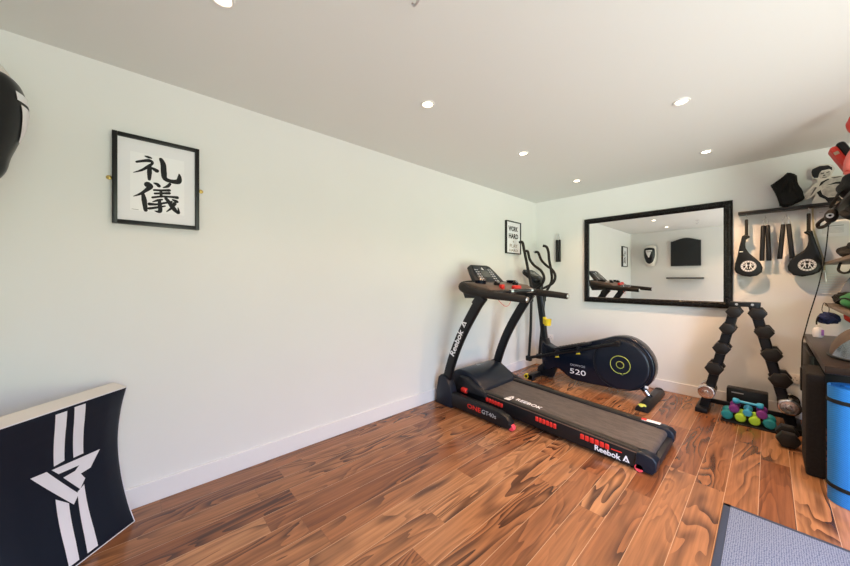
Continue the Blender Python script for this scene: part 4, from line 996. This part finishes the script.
# speaker-like black equipment on top shelf
t = Thing('black_holdall', 'black holdall with brown strap and small round badge sticking out of the top shelf', 'bag', (2.85, -.75, 1.787))
hm = MB(); lumpy(hm, (2.93, -.80, 1.860), (.12, .42, .070), amp=.08, seed=41)
for v in hm.bm.verts: v.co.z = max(v.co.z, 1.788)
t.part('body', hm, 'black_fabric')
t.part('strap', MB().tube([(2.69, -.50, 1.83), (2.665, -.60, 1.80), (2.652, -.80, 1.80), (2.66, -1.05, 1.83)], 1, 8, smooth=4, flat=(.018, .004)), 'foam_grip')
t = Thing('hanging_focus_mitt', 'dark curved mitt with round white badge hung from the top shelf edge', 'mitt', (2.66, -.70, 1.66))
mt = Matrix.Translation((2.655, -.66, 1.722)) @ Matrix.Rotation(R(8), 4, 'Z')
t.part('mitt', MB().ball((0, 0, 0), (.030, .085, .050), 20, mt), 'black_fabric')
t.part('loop', MB().tube([(2.640, -.50, 1.730), (2.610, -.44, 1.700), (2.615, -.42, 1.670), (2.640, -.50, 1.670), (2.655, -.60, 1.690)], .012, 10, smooth=4), 'foam_grip')
t.part('badge', MB().lathe([(0, 0), (.018, 0), (.018, .003), (0, .003)], frame_mtx((2.642, -.745, 1.715), (1, .15, 0), (0, 0, 1)), 20), 'white_print')
t.part('badge_centre', MB().lathe([(0, 0), (.008, 0), (.008, .0045), (0, .0045)], frame_mtx((2.642, -.7465, 1.715), (1, .15, 0), (0, 0, 1)), 16), 'ink')
kb = MB(); lumpy(kb, (2.745, -.86, 1.705), (.065, .15, .052), amp=.14, seed=33)
single('hanging_black_guard', kb, 'black_fabric', 'black padded guard hanging below the top shelf beside the badge mitt', 'guard', (2.745, -.86, 1.65))
# red kit on top
t = Thing('red_focus_mitt', 'black and red curved focus mitt leaning high above the top shelf', 'mitt', (2.71, -.78, 1.96))
KM = Matrix.Translation((2.695, -.80, 2.085)) @ Matrix.Rotation(R(-24), 4, 'Y')
t.part('side_band', MB().box((-.030, -.060, -.115), (.012, .060, .105), .022, mtx=KM, seg=4), 'red_leather', label='red side')
t.part('face', MB().box((.004, -.062, -.110), (.048, .062, .115), .022, mtx=KM, seg=4), 'pad_leather')
t.part('red_badge', MB().box((-.026, -.0615, .040), (-.004, -.0590, .062), .0, mtx=KM), 'khaki_strap', smooth=False)
t = Thing('pink_glove', 'salmon pink boxing glove on top of the shelf pile at the right edge', 'glove', (2.78, -1.0, 1.95))
gk = MB(); lumpy(gk, (0, 0, 0), (.060, .080, .120), amp=.05, seed=51, mtx=Matrix.Translation((2.745, -.98, 2.045)) @ Matrix.Rotation(R(22), 4, 'Y'))
t.part('fist', gk, 'pink_leather')
t.part('thumb', MB().ball((0, 0, 0), (.025, .030, .060), 16, Matrix.Translation((2.705, -1.02, 2.02)) @ Matrix.Rotation(R(14), 4, 'Y')), 'pink_leather')
t.part('cuff', MB().tube([(2.720, -.97, 1.945), (2.735, -.97, 1.99)], 1, 14, flat=(.05, .045)), 'red_leather')
gk = MB(); lumpy(gk, (2.720, -1.04, 2.245), (.040, .05, .062), amp=.04, seed=53)
t = Thing('red_boxing_glove', 'bright red boxing glove hanging near the ceiling at the right edge', 'glove', (2.72, -1.04, 2.18))
t.part('fist', gk, 'red_leather')
t.part('lace', MB().tube([(2.725, -1.04, 2.29), (2.73, -1.04, 2.35), (2.735, -1.04, 2.40)], .003, 6), 'black_fabric')

kb = MB(); lumpy(kb, (2.735, -.92, 1.872), (.075, .19, .085), amp=.10, seed=44)
for v in kb.bm.verts: v.co.z = max(v.co.z, 1.788)
single('black_kit_roll', kb, 'black_fabric', 'black padded kit roll on the top shelf under the red mitt and pink glove', 'kit roll', (2.735, -.92, 1.79))
# black cable
t = Thing('hanging_cable', 'thin black cable hanging from the top shelf down in front of the bench end', 'cable', (2.60, -.2, 0))
t.part('cord', MB().tube([(2.690, -.12, 1.80), (2.686, -.115, 1.72), (2.668, -.115, 1.46), (2.634, -.115, 1.21), (2.585, -.10, .95), (2.560, -.09, .80), (2.545, -.13, .72), (2.537, -.22, .60), (2.534, -.28, .40)], .0042, 8, smooth=6), 'black_plastic')
t.part('inline_plug', MB().box((2.525, -.31, .33), (2.545, -.25, .52), .006), 'black_plastic')

# ------------------------------------------------------------------ rug
rg = Thing('floor_mat', 'blue-grey woven floor mat with dark edging at the lower right', 'mat', (2.62, -2.7, 0))
rg.part('weave', MB().box((2.205, -3.18, .001), (3.02, -1.988, .009), .002), 'rug_weave')
bo = MB(); bo.box((2.176, -3.21, 0), (2.207, -1.965, .0075), .002); bo.box((3.018, -3.21, 0), (3.05, -1.965, .0075), .002); bo.box((2.176, -1.990, 0), (3.05, -1.965, .0075), .002); bo.box((2.176, -3.21, 0), (3.05, -3.178, .0075), .002)
rg.part('edging', bo, 'rug_border')

# ------------------------------------------------------------------ kick shield leaning in the near corner
u = Vector((math.cos(R(-47)), math.sin(R(-47)), 0)); nA = Vector((u.y, -u.x, 0)); A0 = Vector((.125, -4.405, 0))
WP = [(0, 0), (.10, .040), (.25, .078), (.42, .095), (.58, .078), (.70, .045)]
def wz(z):
    P_ = smooth_path([(a, b, 0) for a, b in WP], 10); z = max(0, min(.7, z))
    for p, q in zip(P_, P_[1:]):
        if z <= q.x + 1e-9: return p.y + (q.y - p.y) * (z - p.x) / max(q.x - p.x, 1e-9)
    return P_[-1].y
KW, KT = .470, .075
def kp(s, z, d=0):   # s across (right to left), z height, d out of the face towards the room
    sl = (wz(z + .01) - wz(z - .01)) / .02; k = 1 / math.sqrt(1 + sl * sl)
    return A0 + u * s + nA * (wz(z) - d * k) + Vector((0, 0, z + d * k * sl * 1.0))
ks = Thing('kick_shield', 'curved black kick shield with white stripes and angular logo leaning at the left edge', 'kick shield', tuple(A0 + u * .24 + nA * .05))
def panel(s0, s1, z0, z1, d, ns=10, nz=24, puff=0):
    return lambda a, b: kp(s0 + (s1 - s0) * a, z0 + (z1 - z0) * b, d + puff * (max(0, min(1, 6 * a, 6 * (1 - a))) ** .5) * (max(0, min(1, 8 * b, 8 * (1 - b))) ** .5))
fm = MB().grid(panel(0, KW, .004, .70, 0, puff=.016), 40, 60)
ks.part('face', fm, 'shield_leather')
sd = MB(); ns, nz = 30, 40
def edge_pts():
    out = [(s * KW / ns, .004) for s in range(ns + 1)] + [(KW, .004 + .696 * z / nz) for z in range(1, nz + 1)] + [(KW - s * KW / ns, .70) for s in range(1, ns + 1)] + [(0, .70 - .696 * z / nz) for z in range(1, nz)]
    return out
E_ = edge_pts(); b = bmesh.new(); A_, B_ = [], []
for s, z in E_:
    p = kp(s, z, 0); A_.append(b.verts.new(p)); back = p + nA * KT + Vector((0, 0, .022 * (z / .7)))
    if z < .05: back.z = max(back.z, .004)
    B_.append(b.verts.new(back))
for k in range(len(E_)): b.faces.new((A_[k], A_[(k + 1) % len(E_)], B_[(k + 1) % len(E_)], B_[k]))
bmesh.ops.recalc_face_normals(b, faces=b.faces); sd.merge(b)
sd.grid(lambda a, c: kp(KW * a, .004 + .696 * c, 0) + nA * KT + Vector((0, 0, .022 * c)), 10, 24)
ks.part('side_and_back', sd, 'shield_side', label='cream sides')
ks.part('piping', MB().tube([tuple(kp(s, z, .001)) for s, z in E_], .0022, 8, closed=True), 'print_white')
def decal(poly, d=.0135, step=.012):
    """polygon in (s, z) laid on the curved face."""
    b = bmesh.new(); vs_ = [b.verts.new((p[0], p[1], 0)) for p in poly]; b.faces.new(vs_)
    z = min(p[1] for p in poly) + step
    while z < max(p[1] for p in poly):
        bmesh.ops.bisect_plane(b, geom=b.verts[:] + b.edges[:] + b.faces[:], plane_co=(0, z, 0), plane_no=(0, 1, 0)); z += step
    bmesh.ops.triangulate(b, faces=b.faces)
    for v in b.verts:
        s_, z_ = v.co.x, v.co.y; a = s_ / KW; c = (z_ - .004) / .696
        a = min(max(a, 0), 1); c = min(max(c, 0), 1)
        pf = .016 * (min(1, 6 * a, 6 * (1 - a)) ** .5) * (min(1, 8 * c, 8 * (1 - c)) ** .5)
        v.co = kp(s_, z_, pf + d - .012)
    return b
stp = MB()
for poly in ([(.2985, .685), (.2575, .685), (.2415, .455), (.2790, .450)], [(.2310, .690), (.1880, .690), (.1690, .447), (.2080, .448)],
             [(.2790, .305), (.2360, .258), (.2440, .018), (.2820, .018)], [(.2003, .285), (.1722, .3015), (.1700, .018), (.2125, .018)]): stp.merge(decal(poly))
ks.part('white_stripes', stp, 'print_white')
lg = MB(); lg.merge(decal([(.3567, .4465), (.3042, .4422), (.1973, .2748), (.221, .2412)], .0150))
lg.merge(decal([(.2877, .4395), (.1000, .4295), (.1415, .3624), (.1821, .3581), (.1667, .3270), (.1903, .2910), (.2474, .3804), (.2031, .3838), (.1868, .4004), (.2629, .4064)], .0150))
ks.part('angular_logo', lg, 'print_white')

# ------------------------------------------------------------------ rear wall: curved pad, arched boards, shelves
px_, pz_ = .40, 1.80
cp = Thing('curved_thai_pad', 'black and white curved strike pad hung on the rear wall at the left photo edge', 'strike pad', (px_, RY, 1.60))
PR = [(.130, 2.035), (.172, 2.00), (.190, 1.92), (.176, 1.82), (.150, 1.73), (.138, 1.67), (.112, 1.620)]
def padface(a, c):   # a across x, c down
    P_ = smooth_path([(p[0], p[1], 0) for p in PR], 8); i = min(int(c * (len(P_) - 1)), len(P_) - 2); f_ = c * (len(P_) - 1) - i; p = P_[i].lerp(P_[i + 1], f_)
    w = .120 * (1 - .45 * max(0, (c - .45) / .55) ** 1.6) * (1 - .5 * max(0, (.18 - c) / .18) ** 2)
    th = (a - .5) * math.pi
    return Vector((px_ + w * math.sin(th), RY + p.x - .10 * (1 - math.cos(th)), p.y))
cp.part('face', MB().grid(padface, 24, 30), 'pad_leather')
def padback(a, c):
    q = padface(a, c); w = 1.10; return Vector((px_ + (q.x - px_) * w, RY + .055 + (q.y - RY - .055) * .80, q.z + .045 * (1 - 2 * c)))
cp.part('white_body', MB().grid(padback, 24, 30), 'shield_side', label='white sides and back')
cp.part('wall_mount', MB().box((px_ - .05, RY, 1.72), (px_ + .05, RY + .08, 1.92), .02), 'shield_side')
def on_face(a, c, d=.003): q = padface(a, c); q2 = Vector((px_, RY, q.z)); return q + (q - q2).normalized() * d
lgm = MB()
for (a0, c0, a1, c1, wd) in ((.38, .26, .62, .26, .05), ):
    pass
lgm.grid(lambda a, c: on_face(.34 + .34 * a, .26 + .06 * c), 8, 4)
lgm.grid(lambda a, c: on_face(.34 + .30 * a * (1 - c * .85) + .13 * c, .34 + .22 * c), 8, 10)
cp.part('white_logo', lgm, 'white_print')

def arched(label, x0, x1, group='arched boards on the rear wall'):
    t = Thing('arched_board', label, 'board', ((x0 + x1) / 2, RY, 1.565), group)
    n = 24; w = x1 - x0; poly = [(x0, 1.565), (x1, 1.565), (x1, 2.135)]
    for k in range(n + 1):
        f_ = 1 - k / n; poly.append((x0 + .02 + (w - .04) * f_, 2.138 + .065 * (math.sin(math.pi * f_) ** 1.3)))
    poly.append((x0, 2.135))
    t.part('panel', MB().prism(poly, RY + .02, RY + .055, 'y', bev=.008), 'board_charcoal')
    t.part('batten', MB().box((x0 + .03, RY, 1.60), (x1 - .03, RY + .022, 2.10)), 'bench_black')
arched('dark arch-topped board seen whole in the mirror, on the rear wall', .80, 1.335)
arched('dark arch-topped board of which the mirror shows only one edge', 2.045, 2.58)
for lb, a, b_ in (('short black floating shelf below the arch-topped board seen whole in the mirror', .73, 1.385), ('short black floating shelf at the right end of the reflection, mostly cut off', 2.035, 2.69)):
    single('floating_shelf', MB().box((a, RY + .001, 1.275), (b_, RY + .15, 1.302), .003), 'frame_black', lb, 'shelf', ((a + b_) / 2, RY, 1.275), 'floating shelves on the rear wall')
